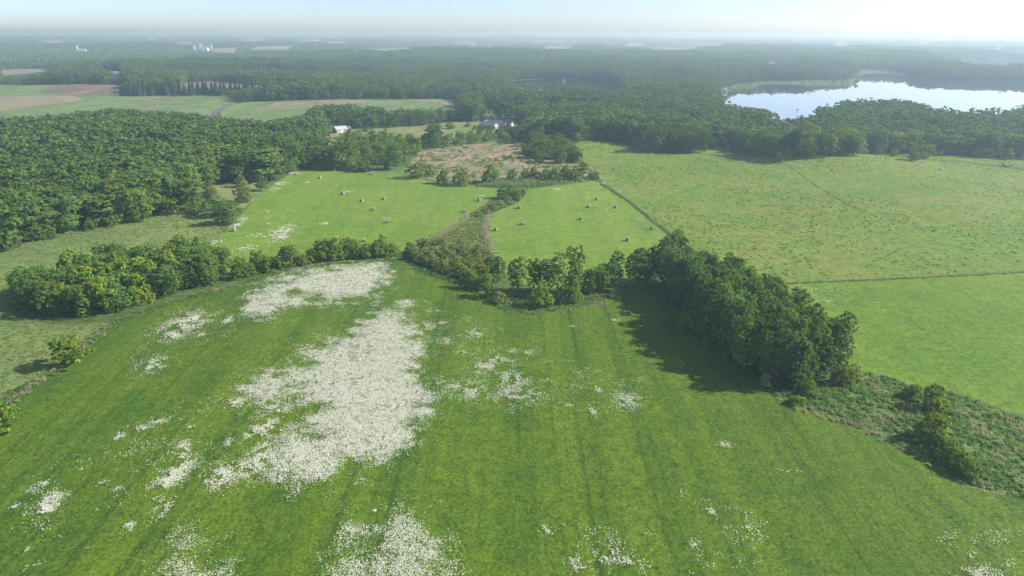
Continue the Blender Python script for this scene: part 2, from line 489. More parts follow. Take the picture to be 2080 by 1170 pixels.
# fields (photo outlines surveyed onto the terrain)
PX = {}
PX['meadow'] = [(-500, 1400), (-420, 1100), (-60, 905), (30, 805), (110, 745), (185, 690), (235, 655), (300, 632), (390, 606), (480, 583), (560, 555), (640, 541),
                (720, 534), (800, 529), (840, 545), (920, 572), (965, 588), (1010, 612), (1090, 628), (1180, 615), (1260, 592), (1345, 574),
                (1420, 628), (1490, 695), (1560, 760), (1590, 812), (1700, 850), (1800, 888), (1900, 950), (1960, 985), (2080, 1010), (2500, 1090), (2700, 1400)]
PX['hay_left'] = [(415, 500), (460, 470), (490, 435), (520, 405), (550, 378), (600, 347), (700, 346), (800, 348), (850, 362), (900, 375), (960, 378), (1010, 383),
                  (1010, 395), (985, 415), (965, 430), (935, 455), (890, 480), (850, 492), (825, 510), (800, 526), (640, 537), (560, 550), (480, 560), (430, 530)]
PX['hay_right'] = [(990, 440), (1010, 430), (1055, 408), (1075, 385), (1130, 378), (1205, 368), (1220, 372), (1275, 408), (1320, 445), (1372, 485), (1340, 520), (1330, 570), (1200, 590),
                   (1080, 585), (1015, 560), (1000, 520), (985, 470)]
PX['pasture'] = [(1225, 372), (1185, 330), (1150, 292), (1200, 283), (1280, 290), (1310, 312), (1430, 308), (1450, 296), (1520, 312), (1570, 322), (1690, 315), (1780, 312),
                 (1890, 312), (2080, 322), (2500, 345), (2500, 545), (2080, 553), (1850, 565), (1590, 576), (1440, 600), (1370, 560), (1372, 487), (1280, 408)]
PX['pasture_low'] = [(1590, 578), (1850, 567), (2080, 555), (2500, 547), (2900, 1000), (2500, 1000), (2080, 848), (1960, 806), (1850, 780), (1740, 752), (1690, 730), (1620, 688), (1540, 633), (1440, 600)]
PX['rough'] = [(1575, 800), (1660, 790), (1740, 752), (1850, 780), (1960, 806), (2080, 848), (2500, 1000), (2500, 1095), (2080, 1012), (1960, 987), (1900, 952), (1800, 890), (1700, 852), (1590, 814)]
PX['crop'] = [(-900, 900), (-60, 905), (30, 805), (110, 745), (185, 690), (235, 655), (100, 660), (20, 640), (60, 600), (130, 570), (230, 545), (330, 530), (420, 510), (455, 472), (430, 430),
              (330, 438), (240, 453), (140, 470), (60, 488), (0, 515), (-200, 560), (-900, 640)]
PX['marsh'] = [(850, 492), (890, 480), (935, 455), (965, 430), (990, 436), (985, 470), (1000, 520), (1015, 562), (960, 560), (830, 520)]
PX['scrub'] = [(820, 345), (850, 310), (940, 292), (1060, 288), (1075, 320), (1180, 335), (1205, 366), (1075, 378), (900, 372), (850, 360)]
PX['lawn'] = [(655, 300), (665, 275), (690, 262), (760, 262), (850, 257), (915, 248), (985, 246), (1050, 252), (1085, 275), (1060, 290), (950, 292), (850, 290), (740, 290)]
PX['verge'] = [(690, 352), (690, 343), (760, 341), (830, 341), (850, 362), (800, 350)]
PX['clearing'] = [(405, 385), (450, 372), (520, 368), (548, 378), (520, 405), (495, 425), (440, 415)]
W = {k: wpoly(v) for k, v in PX.items()}
drape('meadow', W['meadow'], M['meadow'], 0.10, 5.0, 0.8)
drape('hay_field', W['hay_left'], M['hay'], 0.12, 6.0, 1.0)
drape('hay_field', W['hay_right'], M['hay'], 0.13, 6.0, 1.0)
drape('pasture', W['pasture'], M['pasture'], 0.10, 7.0, 1.5)
drape('pasture', W['pasture_low'], M['pasture_low'], 0.11, 6.0, 0.8)
drape('rough_grass', W['rough'], M['rough'], 0.14, 4.0, 1.0)
drape('crop_field', W['crop'], M['crop'], 0.08, 6.0, 1.0)
drape('marsh', W['marsh'], M['marsh'], 0.09, 5.0, 1.2)
drape('scrub_clearing', W['scrub'], M['scrub'], 0.10, 8.0, 2.0)
drape('lawn', W['lawn'], M['lawn'], 0.16, 10.0, 2.0)
drape('verge', W['verge'], M['marsh'], 0.20, 6.0, 1.0)
drape('clearing', W['clearing'], M['lawn'], 0.18, 6.0, 1.0)
FARF = [  # far fields: name, material, outline of visible part
    ('crop_field', 'far_green', [(-200, 250), (-200, 172), (0, 172), (250, 190), (455, 190), (480, 205), (470, 214), (430, 232), (420, 250), (280, 240), (100, 245)]),
    ('ploughed_field', 'plough', [(75, 186), (130, 172), (250, 170), (252, 178), (240, 192), (150, 194)]),
    ('stubble_field', 'tan', [(-200, 215), (-200, 195), (0, 196), (150, 196), (180, 204), (100, 214), (0, 228)]),
    ('ploughed_field', 'plough', [(350, 178), (380, 166), (450, 166), (540, 174), (545, 180), (440, 181)]),
    ('crop_field', 'far_green', [(430, 250), (462, 214), (490, 208), (560, 204), (650, 204), (800, 202), (925, 202), (915, 222), (640, 228), (600, 250), (500, 258)]),
    ('stubble_field', 'tan', [(560, 208), (700, 203), (760, 205), (740, 211), (600, 222), (540, 218)]),
    ('stubble_field', 'tan', [(820, 203), (925, 203), (915, 216), (890, 210)]),
    ('stubble_field', 'tan', [(-200, 158), (-200, 141), (0, 141), (85, 139), (150, 138), (95, 146), (40, 152), (0, 158)]),
    ('stubble_field', 'tan', [(430, 108), (440, 98), (490, 97), (485, 107)]),
    ('stubble_field', 'tan', [(505, 102), (520, 95), (600, 93), (585, 102)]),
    ('crop_field', 'far_green', [(735, 102), (790, 98), (840, 97), (835, 101), (780, 104)]),
    ('stubble_field', 'tan', [(1100, 101), (1105, 95), (1165, 94), (1160, 101)]),
    ('stubble_field', 'tan', [(80, 89), (90, 83), (135, 83), (130, 88)]),
    ('stubble_field', 'tan', [(480, 84), (500, 81), (545, 81), (540, 84)]),
    ('stubble_field', 'tan', [(1320, 101), (1340, 97), (1420, 97), (1400, 102)]),
]
rs = random.Random(5)
for i in range(20):
    cx = rs.uniform(-50, 2100); hy = 66.5 + (cx - 1040) * 0.0047; cy = hy + rs.uniform(10, 30); wd_ = rs.uniform(14, 38) * (0.6 + (hy + 26 - cy) / 30); hh_ = rs.uniform(1.5, 3.0) * (cy - hy) / 18
    FARF.append((rs.choice(['stubble_field', 'crop_field', 'stubble_field']), None, [(cx - wd_, cy + rs.uniform(-.4, .4)), (cx - wd_ * .6, cy - hh_), (cx + wd_ * .8, cy - hh_ * rs.uniform(.7, 1.1)), (cx + wd_, cy - rs.uniform(0, .5)), (cx + wd_ * .5, cy + hh_ * .6), (cx - wd_ * .4, cy + hh_ * .7)]))
FARF = [(n_, m_ or ('tan' if n_ == 'stubble_field' else 'far_green'), p_) for n_, m_, p_ in FARF]
for i, (nm, mt, pl) in enumerate(FARF):
    drape(nm, wpoly(pl), M[mt], 0.2 + 0.12 * (i % 4) + (0.5 if min(p[1] for p in pl) < 120 else 0), 25.0 if min(p[1] for p in pl) > 120 else 60.0, 3.0)
# road
def ribbon(name, pts, w, mat, off):
    c = [P(*p) for p in pts]
    L = []; Rr = []
    for i, p in enumerate(c):
        d = (c[min(i + 1, len(c) - 1)] - c[max(i - 1, 0)]); d.z = 0; d.normalize(); nrm = Vector((-d.y, d.x, 0)) * w / 2
        L.append(p + nrm); Rr.append(p - nrm)
    vs = []
    for a, b in zip(L, Rr):
        for q in (a, b):
            vs.append((q.x, q.y, float(terrain(np.array([q.x]), np.array([q.y]))[0]) + off))
    me = bpy.data.meshes.new(name); me.from_pydata(vs, [], [(2 * i, 2 * i + 1, 2 * i + 3, 2 * i + 2) for i in range(len(c) - 1)])
    me.materials.append(mat)
    return tag(link(bpy.data.objects.new(name, me)), kind='structure')
ribbon('road', [(425, 240), (435, 232), (445, 224), (455, 218), (465, 214), (476, 210)], 7.0, M['asphalt'], 0.75)
ribbon('farm_track', [(1870, 322), (1900, 325), (1960, 330), (2010, 336), (2080, 345), (2200, 360)], 2.6, M['rough'], 0.35)

# ------------------------------------------------------------------ foliage prototypes
def cards(pos, nrm, size, rng):
    """irregular leaf-cluster quads"""
    n = len(pos)
    nn = nrm / (np.linalg.norm(nrm, axis=1, keepdims=True) + 1e-9)
    a = np.cross(nn, rng.normal(size=(n, 3))); a /= np.linalg.norm(a, axis=1, keepdims=True) + 1e-9
    b = np.cross(nn, a)
    sz = (size * rng.uniform(0.55, 1.4, n))[:, None]
    q = []
    for sa, sb in ((-1, -.75), (1, -.6), (.8, .8), (-.7, 1)):
        q.append(pos + a * sz * sa * rng.uniform(.35, .62, (n, 1)) + b * sz * sb * rng.uniform(.35, .62, (n, 1)) + nn * sz * rng.uniform(-.12, .12, (n, 1)))
    v = np.stack(q, 1).reshape(-1, 3)
    return v, np.arange(4 * n).reshape(n, 4)

def crown_cloud(seed, H, Wd, base, shape, nl, n, size, lobe=0.42):
    rng = np.random.default_rng(seed)
    C = []; Rr = []
    for i in range(nl):
        t = (i + rng.uniform(0.1, 0.9)) / nl
        if shape == 'round': env = math.sin(math.pi * (0.20 + 0.62 * t)) ** 0.6
        elif shape == 'tall': env = math.sin(math.pi * (0.24 + 0.58 * t)) ** 0.6 * (1.0 - 0.15 * t)
        elif shape == 'vase': env = 0.35 + 0.75 * t
        elif shape == 'bush': env = math.cos(math.pi * 0.46 * t) ** 0.6
        else: env = 1 - 0.5 * t
        z = base * H + t * (1 - base) * H * 0.9
        rr = Wd / 2 * env * math.sqrt(rng.uniform(0.02, 1.0)) * 0.78
        z -= (rr / (Wd / 2)) ** 2 * 0.13 * H * t
        an = rng.uniform(0, 2 * math.pi)
        r = Wd * lobe * 0.5 * rng.uniform(0.65, 1.2) * (0.55 + 0.45 * env)
        C.append((rr * math.cos(an), rr * math.sin(an), min(z, H - r * 0.8))); Rr.append(r)
    C = np.array(C); Rr = np.array(Rr)
    kc = max(24, n // 20)
    pk = rng.choice(nl, kc * 3, p=Rr ** 2 / (Rr ** 2).sum())
    d = rng.normal(size=(kc * 3, 3)); d[:, 2] += 0.35; d /= np.linalg.norm(d, axis=1, keepdims=True)
    cp = C[pk] + d * (Rr[pk] * rng.uniform(0.82, 1.18, kc * 3))[:, None] * np.array([1, 1, 0.9])
    dist = np.linalg.norm(cp[:, None, :] - C[None], axis=2) / Rr[None]
    keep = np.where(((dist < 0.76).sum(1) == 0) & (cp[:, 2] > 0.06 * H))[0][:kc]
    cp, cd, cr = cp[keep], d[keep], Rr[pk[keep]] * rng.uniform(0.20, 0.42, len(keep))
    li = rng.integers(0, len(keep), n)
    off = rng.normal(size=(n, 3)); off /= np.linalg.norm(off, axis=1, keepdims=True); off[:, 2] = off[:, 2] * 0.7
    off *= (rng.random(n) ** 0.45)[:, None]
    pos = cp[li] + off * cr[li][:, None]
    nr = 0.8 * cd[li] + 0.8 * off + np.array([0, 0, 0.25]) + 0.75 * rng.normal(size=(n, 3))
    v, f = cards(pos, nr, size, rng)
    return v, f, C

def limbs(seed, H, C, r0, stems=1, spread=0.0, nb=7):
    rng = random.Random(seed); mb = MB()
    tops = sorted(range(len(C)), key=lambda i: -C[i][2])
    for s in range(stems):
        a = 2 * math.pi * s / max(1, stems) + rng.random()
        base = Vector((math.cos(a) * 0.25, math.sin(a) * 0.25, -0.5)) if stems > 1 else Vector((0, 0, -0.5))
        top = Vector((math.cos(a) * spread, math.sin(a) * spread, H * 0.78))
        k = 4; prev = base
        for i in range(1, k + 1):
            t = i / k
            p = base.lerp(top, t) + Vector((rng.uniform(-1, 1), rng.uniform(-1, 1), 0)) * H * 0.012
            mb.tube(prev, p, r0 * (1 - 0.8 * (i - 1) / k), r0 * (1 - 0.8 * t), 6, cap=(i in (1, k)))
            prev = p
        for j in range(nb):
            i = rng.choice(range(len(C))); t = rng.uniform(0.3, 0.8)
            p = base.lerp(top, t); c = Vector(C[i])
            if c.z < p.z: c.z = p.z + 0.5
            mb.tube(p, p.lerp(c, 0.9), r0 * 0.38 * (1 - t * 0.5), r0 * 0.08, 5, cap=False)
    return mb

PROTO = {}
def proto(key, seed, H, Wd, base, shape, nl, n, size, mat, bark='bark', r0=0.2, stems=1, spread=0.3, lobe=0.42):
    v, f, C = crown_cloud(seed, H, Wd, base, shape, nl, n, size, lobe)
    crown = mesh_np('crown', v, f, [M[mat]])
    mb = limbs(seed, H, C, r0, stems, spread)
    trunk = mb.mesh('trunk', M[bark])
    PROTO[key] = (crown, trunk, H, Wd, v, f, mb, mat, bark)

def proto_cone(key, seed, H, Wd, n, size):
    rng = np.random.default_rng(seed)
    t = rng.random(n) ** 1.25
    z = H * (0.06 + 0.94 * t)
    tier = 0.75 + 0.25 * np.abs(np.sin(t * 26))
    r = Wd / 2 * (1 - t) ** 0.9 * tier * (0.7 + 0.35 * rng.random(n)) + 0.08
    an = rng.uniform(0, 2 * np.pi, n)
    pos = np.column_stack([r * np.cos(an), r * np.sin(an), z])
    nr = np.column_stack([np.cos(an), np.sin(an), np.full(n, 0.7)]) + 0.5 * rng.normal(size=(n, 3))
    v, f = cards(pos, nr, size, rng)
    mb = MB(); mb.tube((0, 0, -0.5), (0, 0, H * 0.9), 0.18, 0.04, 6)
    PROTO[key] = (mesh_np('crown', v, f, [M['needle']]), mb.mesh('trunk', M['bark']), H, Wd, v, f, mb, 'needle', 'bark')

for i in range(4):
    proto(f'round{i}', 20 + i, 13, 10.5, 0.14, 'round', 26, 7000, 0.40, 'leaf', r0=0.26)
for i in range(5):
    proto(f'tall{i}', 40 + i, 16.5, 6.2, 0.20, 'tall', 26, 5600, 0.36, 'aspen', 'pale_bark', r0=0.15, spread=0.4, lobe=0.46)
for i in range(2):
    proto(f'vase{i}', 60 + i, 14, 8.5, 0.30, 'vase', 34, 5600, 0.33, 'aspen', 'bark', r0=0.13, stems=5, spread=2.4, lobe=0.34)
for i in range(4):
    proto(f'bush{i}', 70 + i, 5.0, 5.5, 0.02, 'bush', 22, 3600, 0.28, 'bush', r0=0.07, stems=4, spread=1.0, lobe=0.45)
for i in range(4):
    proto(f'willow{i}', 80 + i, 4.5, 5.5, 0.02, 'bush', 26, 3400, 0.26, 'willow', r0=0.06, stems=5, spread=1.3, lobe=0.38)
for i in range(3):
    proto(f'scrub{i}', 90 + i, 8.5, 6.5, 0.08, 'round', 20, 2600, 0.42, 'bush', r0=0.12, lobe=0.42)
for i in range(7):
    proto(f'far{i}', 100 + i, 19, 12.0, 0.10, 'round', 24 + i, 1700, 0.90, 'leaf', r0=0.25)
for i in range(2):
    proto(f'fart{i}', 110 + i, 19, 9.0, 0.10, 'round', 20, 1300, 0.85, 'leaf', r0=0.2, lobe=0.5)
for i in range(3):
    proto_cone(f'cone{i}', 120 + i, 13, 5.5, 1500, 0.7)

# ------------------------------------------------------------------ planting
COUNT = {}
REFINE = {}
def plant(key, x, y, h, w, label, group, name, cat='tree', tint=(1, 1, 1), rz=None):
    crown, trunk, H, Wd = PROTO[key][:4]
    z = float(terrain(np.array([x]), np.array([y]))[0])
    o = empty(name, (x, y, z), random.uniform(0, 6.28) if rz is None else rz)
    o.scale = (w / Wd, w / Wd, h / H)
    tag(o, label, cat, group)
    c = link(bpy.data.objects.new('crown', crown), o)
    c.color = (*tint, 1.0)
    link(bpy.data.objects.new('trunk', trunk), o)
    COUNT[name] = COUNT.get(name, 0) + 1
    if '|' in label: REFINE.setdefault(label, []).append((o, x, y, z, h, sum(tint) / 3))
    return o

ORD = ['first', 'second', 'third', 'fourth', 'fifth', 'sixth', 'seventh', 'eighth', 'ninth', 'tenth', 'eleventh', 'twelfth', 'thirteenth',
       'fourteenth', 'fifteenth', 'sixteenth', 'seventeenth', 'eighteenth', 'nineteenth', 'twentieth']
def tintr(a=0.85, b=1.15, warm=0.1):
    k = random.uniform(a, b); w = random.uniform(-warm, warm)
    return (k * (1 + w), k, k * (1 - w))

def poisson(poly_px, spacing, seed, jit=0.38):
    """jittered stand positions inside a surveyed outline"""
    rng = np.random.default_rng(seed)
    wp = wpoly(poly_px); a = np.array(wp)
    lo, hi = a.min(0), a.max(0)
    gx, gy = np.meshgrid(np.arange(lo[0], hi[0] + spacing, spacing), np.arange(lo[1], hi[1] + spacing, spacing * 0.87))
    gx = gx + (np.arange(gx.shape[0]) % 2)[:, None] * spacing / 2
    gx = gx.ravel() + rng.uniform(-jit, jit, gx.size) * spacing; gy = gy.ravel() + rng.uniform(-jit, jit, gy.size) * spacing
    k = inside(gx, gy, wp)
    return list(zip(gx[k].tolist(), gy[k].tolist()))

def stand(poly_px, spacing, seed, keys, hr, wr, name, label, group, tint=(0.85, 1.15, 0.1), cat='tree'):
    for x, y in poisson(poly_px, spacing, seed):
        plant(random.choice(keys), x, y, random.uniform(*hr), random.uniform(*wr), label, group, name, cat, tintr(*tint))

def row(items, name, group, label_fmt, cat='tree'):
    items = sorted(items, key=lambda q: q[0])
    for i, (px, py, h, w, key) in enumerate(items):
        p = P(px, py)
        plant(key, p.x, p.y, h, w, label_fmt.format(ORD[i] if i < 20 else 'far'), group, name, cat, tintr())

# A: bushy copse at the left of the flower meadow
stand([(28, 628), (110, 652), (212, 655), (250, 628), (340, 604), (480, 572), (440, 545), (330, 545), (230, 550), (130, 575), (60, 600)], 6.2, 1,
      ['round0', 'round1', 'round2', 'round3', 'bush0', 'bush2'], (8.0, 11.0), (8.0, 11.0), 'broadleaf_tree',
      'leafy tree|in the rounded copse left of the flower meadow', 'trees of the copse left of the flower meadow', (0.9, 1.35, 0.16))
# B: hedgerow above the flower meadow
hb = []
for i in range(20):
    t = i / 19
    px = 490 + 305 * t; py = np.interp(px, [490, 560, 640, 720, 800], [568, 546, 533, 526, 521])
    hb.append((px, float(py) + random.uniform(-4, 3), random.uniform(4.5, 8.5), random.uniform(5.0, 7.5), random.choice(['bush0', 'bush1', 'bush2', 'bush3', 'willow1'])))
row(hb, 'hedge_bush', 'bushes of the hedgerow above the flower meadow', '{} bush from the left in the hedgerow above the flower meadow', 'bush')
for px, py, h, w, k, lb in [
    (587, 543, 8.5, 8.0, 'vase0', 'solitary spreading tree rising from the hedgerow by a flower patch'),
    (528, 540, 6.0, 3.6, 'tall1', 'slim dark tree in the hedgerow left of the spreading tree'),
    (672, 528, 8.0, 5.5, 'scrub0', 'taller tree in the hedgerow hiding part of a hay bale'),
    (700, 526, 8.6, 6.0, 'scrub1', 'tallest rounded tree in the hedgerow left of the bale'),
    (722, 526, 7.0, 5.0, 'scrub2', 'tree in the hedgerow just left of the nearest bale gap'),
    (775, 522, 7.0, 7.5, 'scrub0', 'broad tree at the right end of the hedgerow'),
    (450, 545, 7.0, 6.0, 'scrub1', 'pale tree behind the right end of the copse'),
    (425, 522, 5.5, 6.0, 'bush1', 'rounded bush between the rye field and white flowers'),
    (365, 505, 5.5, 6.5, 'bush3', 'dark bush on the rye field edge above the copse'),
    (402, 500, 4.0, 4.0, 'bush0', 'small bush at the rye field corner'),
    (145, 742, 8.5, 9.0, 'scrub2', 'olive green tree standing alone on the lower left field edge'),
    (0, 872, 7.0, 7.0, 'bush2', 'bush cut off by the left picture edge'),
    (-22, 860, 6.0, 7.0, 'bush1', 'bush mostly beyond the left picture edge'),
    (1378, 490, 5.0, 5.5, 'bush2', 'small dark tree at the top end of the grove by the fence'),
    (1580, 330, 6.0, 7.0, 'bush0', 'lone rounded bush on the pasture edge')]:
    p = P(px, py); plant(k, p.x, p.y, h, w, lb, None, 'broadleaf_tree' if 'tree' in lb.split(' in ')[0].split(' at ')[0] else 'bush',
                         'tree' if 'tree' in lb.split(' in ')[0].split(' at ')[0] else 'bush', tintr(0.9, 1.1))
# C: willow thicket in the middle
stand([(838, 538), (900, 556), (960, 576), (1000, 592), (1012, 560), (1000, 532), (940, 508), (870, 500), (832, 515)], 3.7, 3,
      ['willow0', 'willow1', 'willow2', 'willow3', 'bush1'], (2.8, 5.2), (4.2, 6.0), 'willow_bush',
      'willow bush|in the thicket between the hay fields', 'willow bushes of the central thicket', (0.9, 1.2, 0.1), 'bush')
# D: tree row in the middle
for px, py, h, w, k, lb in [
    (985, 590, 7.5, 5.0, 'bush1', 'bright green young tree at the right end of the willow thicket'),
    (955, 585, 7.0, 4.0, 'tall2', 'slim bright tree at the front of the willow thicket'),
    (1012, 570, 8.5, 6.0, 'round1', 'dark leafy tree right behind the willow thicket'),
    (1048, 604, 13.5, 8.0, 'vase0', 'many stemmed tree with bare lower trunks in the middle row'),
    (1085, 592, 12.0, 6.0, 'tall0', 'slender tree right of the many stemmed tree'),
    (1112, 596, 12.5, 6.0, 'tall1', 'pale slender tree in the middle row behind the bright bush'),
    (1135, 590, 14.0, 6.0, 'tall3', 'slender tree left of the tallest tree in the middle row'),
    (1165, 604, 17.5, 7.5, 'vase1', 'tallest airy tree of the middle row with open crown'),
    (1160, 612, 8.5, 6.5, 'bush0', 'leafy understorey tree below the tallest airy tree'),
    (1100, 623, 6.5, 7.0, 'bush2', 'bright green round bush in front of the middle tree row'),
    (1015, 615, 3.6, 6.0, 'willow0', 'low olive bush on tan grass in front of the middle trees'),
    (1138, 612, 5.0, 5.0, 'willow2', 'olive bush left of the tallest airy tree'),
    (1190, 597, 8.0, 6.0, 'round0', 'dark low tree right of the tallest airy tree'),
    (1213, 592, 9.0, 7.0, 'round2', 'dark rounded tree in the middle row left of the slim one'),
    (1235, 585, 9.5, 7.0, 'round3', 'dark spreading tree in the middle row'),
    (1252, 578, 13.0, 5.0, 'tall4', 'slim upright tree between two gaps in the middle row'),
    (1283, 580, 12.5, 6.0, 'tall0', 'upright tree left of the grove with a clear trunk'),
    (1300, 577, 12.5, 7.0, 'round1', 'round crowned tree next to the upper end of the grove'),
    (1322, 572, 13.0, 7.0, 'round2', 'tree touching the upper end of the grove')]:
    p = P(px, py); bushy = 'bush' in lb.split(' in front')[0].split(' behind')[0]
    plant(k, p.x, p.y, h, w, lb, None, 'bush' if bushy else 'broadleaf_tree', 'bush' if bushy else 'tree', tintr(0.95, 1.15))
# E: the aspen grove
stand([(1335, 572), (1400, 638), (1460, 706), (1530, 770), (1580, 795), (1660, 788), (1728, 765), (1690, 738), (1620, 694), (1540, 638), (1440, 592), (1370, 565)], 3.8, 5,
      ['tall0', 'tall1', 'tall2', 'tall3', 'tall4', 'tall1', 'round3'], (12.5, 17.5), (5.0, 7.2), 'aspen_tree',
      'slender tree|in the dense grove right of the meadow', 'trees of the dense grove right of the meadow', (0.85, 1.25, 0.12))
for px, py, h, w, k, lb in [
    (1735, 772, 4.5, 6.0, 'willow1', 'brownish olive bush at the lower right corner of the grove'),
    (1712, 780, 5.0, 5.5, 'bush3', 'grey green bush at the lower right foot of the grove'),
    (1645, 805, 3.5, 4.5, 'bush1', 'low bush at the front foot of the grove'),
    (1620, 822, 2.2, 4.0, 'bush0', 'small mound of a bush before the grove on rough grass'),
    (1853, 808, 3.2, 4.6, 'bush0', 'small bush left of the round bush on rough grass'),
    (1893, 830, 6.2, 5.6, 'bush3', 'round dark bush standing alone on the rough grass strip'),
    (1908, 868, 4.0, 3.2, 'bush1', 'small upright bush above the bright bush clump'),
    (1886, 892, 6.0, 6.4, 'bush2', 'bright leafy bush at the upper end of the bush clump'),
    (1903, 915, 4.5, 5.0, 'bush0', 'second bush from the top in the bright bush clump'),
    (1923, 932, 4.0, 5.0, 'bush1', 'third bush down in the bright bush clump'),
    (1945, 950, 3.8, 5.0, 'bush3', 'fourth bush down in the bright bush clump'),
    (1966, 966, 3.4, 4.6, 'bush2', 'lowest bush at the lower right end of the bush clump'),
    (1975, 978, 1.8, 3.0, 'willow3', 'small pale grass green bush at the foot of the clump')]:
    p = P(px, py); plant(k, p.x, p.y, h, w, lb, None, 'bush', 'bush', tintr(0.9, 1.15))
# H: hedge between the two hay fields
row([(972, 440, 3.0, 5.0, 'willow0'), (985, 434, 3.4, 5.5, 'willow1'), (1000, 428, 3.6, 6.0, 'willow2'), (1015, 422, 3.8, 6.0, 'willow3'), (1032, 415, 4.2, 6.0, 'willow0'),
     (1022, 404, 6.5, 7.0, 'bush1'), (1040, 402, 6.0, 6.5, 'bush2'), (1052, 406, 5.0, 6.0, 'willow2'), (1062, 398, 4.5, 5.0, 'willow1')],
    'hedge_bush', 'bushes between the two hay fields', '{} bush from the left in the clump between the hay fields', 'bush')
# I: bushes along the far edge of the hay fields
row([(845, 362, 10, 11, 'scrub0'), (868, 358, 8, 9, 'scrub1'), (900, 373, 7.5, 7.5, 'bush0'), (937, 377, 9.0, 9.5, 'bush1'), (997, 371, 10.0, 11.0, 'bush2'), (1040, 364, 5.5, 6.5, 'bush3'),
     (1068, 364, 6.0, 7.0, 'bush1'), (1086, 364, 7.0, 8.0, 'bush0'), (1110, 367, 7.0, 8.0, 'bush2'), (1130, 368, 8.0, 9.0, 'bush3'), (1150, 367, 8.5, 9.0, 'bush0'), (1168, 366, 8.0, 8.0, 'bush1'),
     (1183, 363, 10.0, 7.0, 'scrub2'), (1209, 364, 4.5, 5.0, 'bush2'), (1198, 362, 4.0, 4.5, 'willow1')],
    'bush', 'bushes along the far edge of the hay fields', '{} bush from the left along the far edge of the hay fields', 'bush')
row([(665, 343, 8, 9, 'scrub1'), (690, 344, 9, 10, 'scrub0'), (712, 345, 7, 9, 'bush1'), (742, 348, 8, 11, 'bush2'), (788, 346, 5.5, 5.0, 'bush0')],
    'bush', 'bushes along the back of the left hay field', '{} bush from the left along the back of the left hay field', 'bush')
# left field corner trees
row([(462, 455, 10, 12, 'round0'), (440, 440, 9, 11, 'round2'), (495, 412, 8, 9, 'round1'), (532, 388, 9, 7, 'tall2'), (490, 380, 7, 8, 'willow1'), (577, 352, 9, 7, 'scrub1'), (590, 350, 7, 7, 'bush0'),
     (425, 405, 8, 9, 'round3'), (510, 372, 8, 8, 'scrub2')], 'broadleaf_tree', 'trees at the corner of wood and hay field',
    '{} tree from the left where the wood meets the left hay field')
# pasture clump
stand([(1312, 312), (1425, 311), (1425, 296), (1315, 294)], 9.0, 8, ['round0', 'round1', 'round2', 'round3'], (15, 18), (11, 14), 'broadleaf_tree',
      'leafy tree|of the clump jutting into the pasture', 'trees of the clump in the pasture', (0.7, 0.9, 0.05))
# scrub between lawn and hay field
stand([(680, 338), (815, 338), (860, 306), (830, 283), (740, 288), (690, 285)], 9.5, 9, ['scrub0', 'scrub1', 'scrub2', 'bush1'], (5.5, 10), (6, 9), 'scrub_tree',
      'young tree|in the scrub below the shed', 'young trees in the scrub below the shed', (0.9, 1.2, 0.1))
stand([(845, 302), (950, 296), (1050, 286), (1040, 277), (900, 280)], 11.5, 10, ['scrub0', 'scrub1', 'scrub2'], (4.5, 7.5), (6, 8.5), 'scrub_tree',
      'young tree|in the belt between lawn and brown clearing', 'young trees between lawn and brown clearing', (0.9, 1.2, 0.1))
stand([(1065, 326), (1120, 333), (1175, 330), (1150, 296), (1075, 292)], 8.5, 12, ['scrub0', 'scrub1', 'bush3', 'round1'], (7, 11), (7, 10), 'scrub_tree',
      'young tree|in the block between brown clearing and pasture', 'young trees between brown clearing and pasture', (0.8, 1.0, 0.08))
# orchard by the house
stand([(960, 262), (1050, 262), (1060, 288), (960, 280)], 8.5, 13, ['bush0', 'bush1', 'bush2', 'bush3'], (3.0, 4.6), (3.2, 4.8), 'orchard_tree',
      'orchard tree|on the lawn before the house', 'orchard trees before the house', (0.65, 0.85, 0.08))
row([(740, 268, 4, 6, 'bush0'), (755, 272, 3.5, 6, 'bush1'), (720, 278, 4, 7, 'bush2'), (915, 262, 6, 9, 'bush3'), (950, 258, 4.5, 6, 'bush1')], 'bush', 'bushes on the lawn',
    '{} bush from the left on the lawn by the farm buildings', 'bush')
row([(741, 264, 5.5, 4, 'cone0'), (958, 248, 8.5, 5, 'cone1'), (980, 247, 9, 5, 'cone2'), (988, 247, 6, 4, 'cone0'), (997, 248, 6, 4, 'cone1')], 'conifer_tree', 'small conifers on the lawn',
    '{} small conifer from the left along the back of the lawn')
# conifer windbreak
wb = []
for i in range(30):
    px = 248 + i * 9.2 + random.uniform(-2.5, 2.5)
    wb.append((px, 195.5 - 1.5 * (i / 29) + random.uniform(-2.5, 0.5), random.uniform(13, 19), random.uniform(7, 9), f'cone{i % 3}'))
for px, py, h, w, k in wb:
    p = P(px, py); plant(k, p.x, p.y, h, w, 'conifer|in the windbreak beside the ploughed field', 'conifers of the windbreak', 'conifer_tree', 'tree', tintr(0.7, 0.95, 0.04))

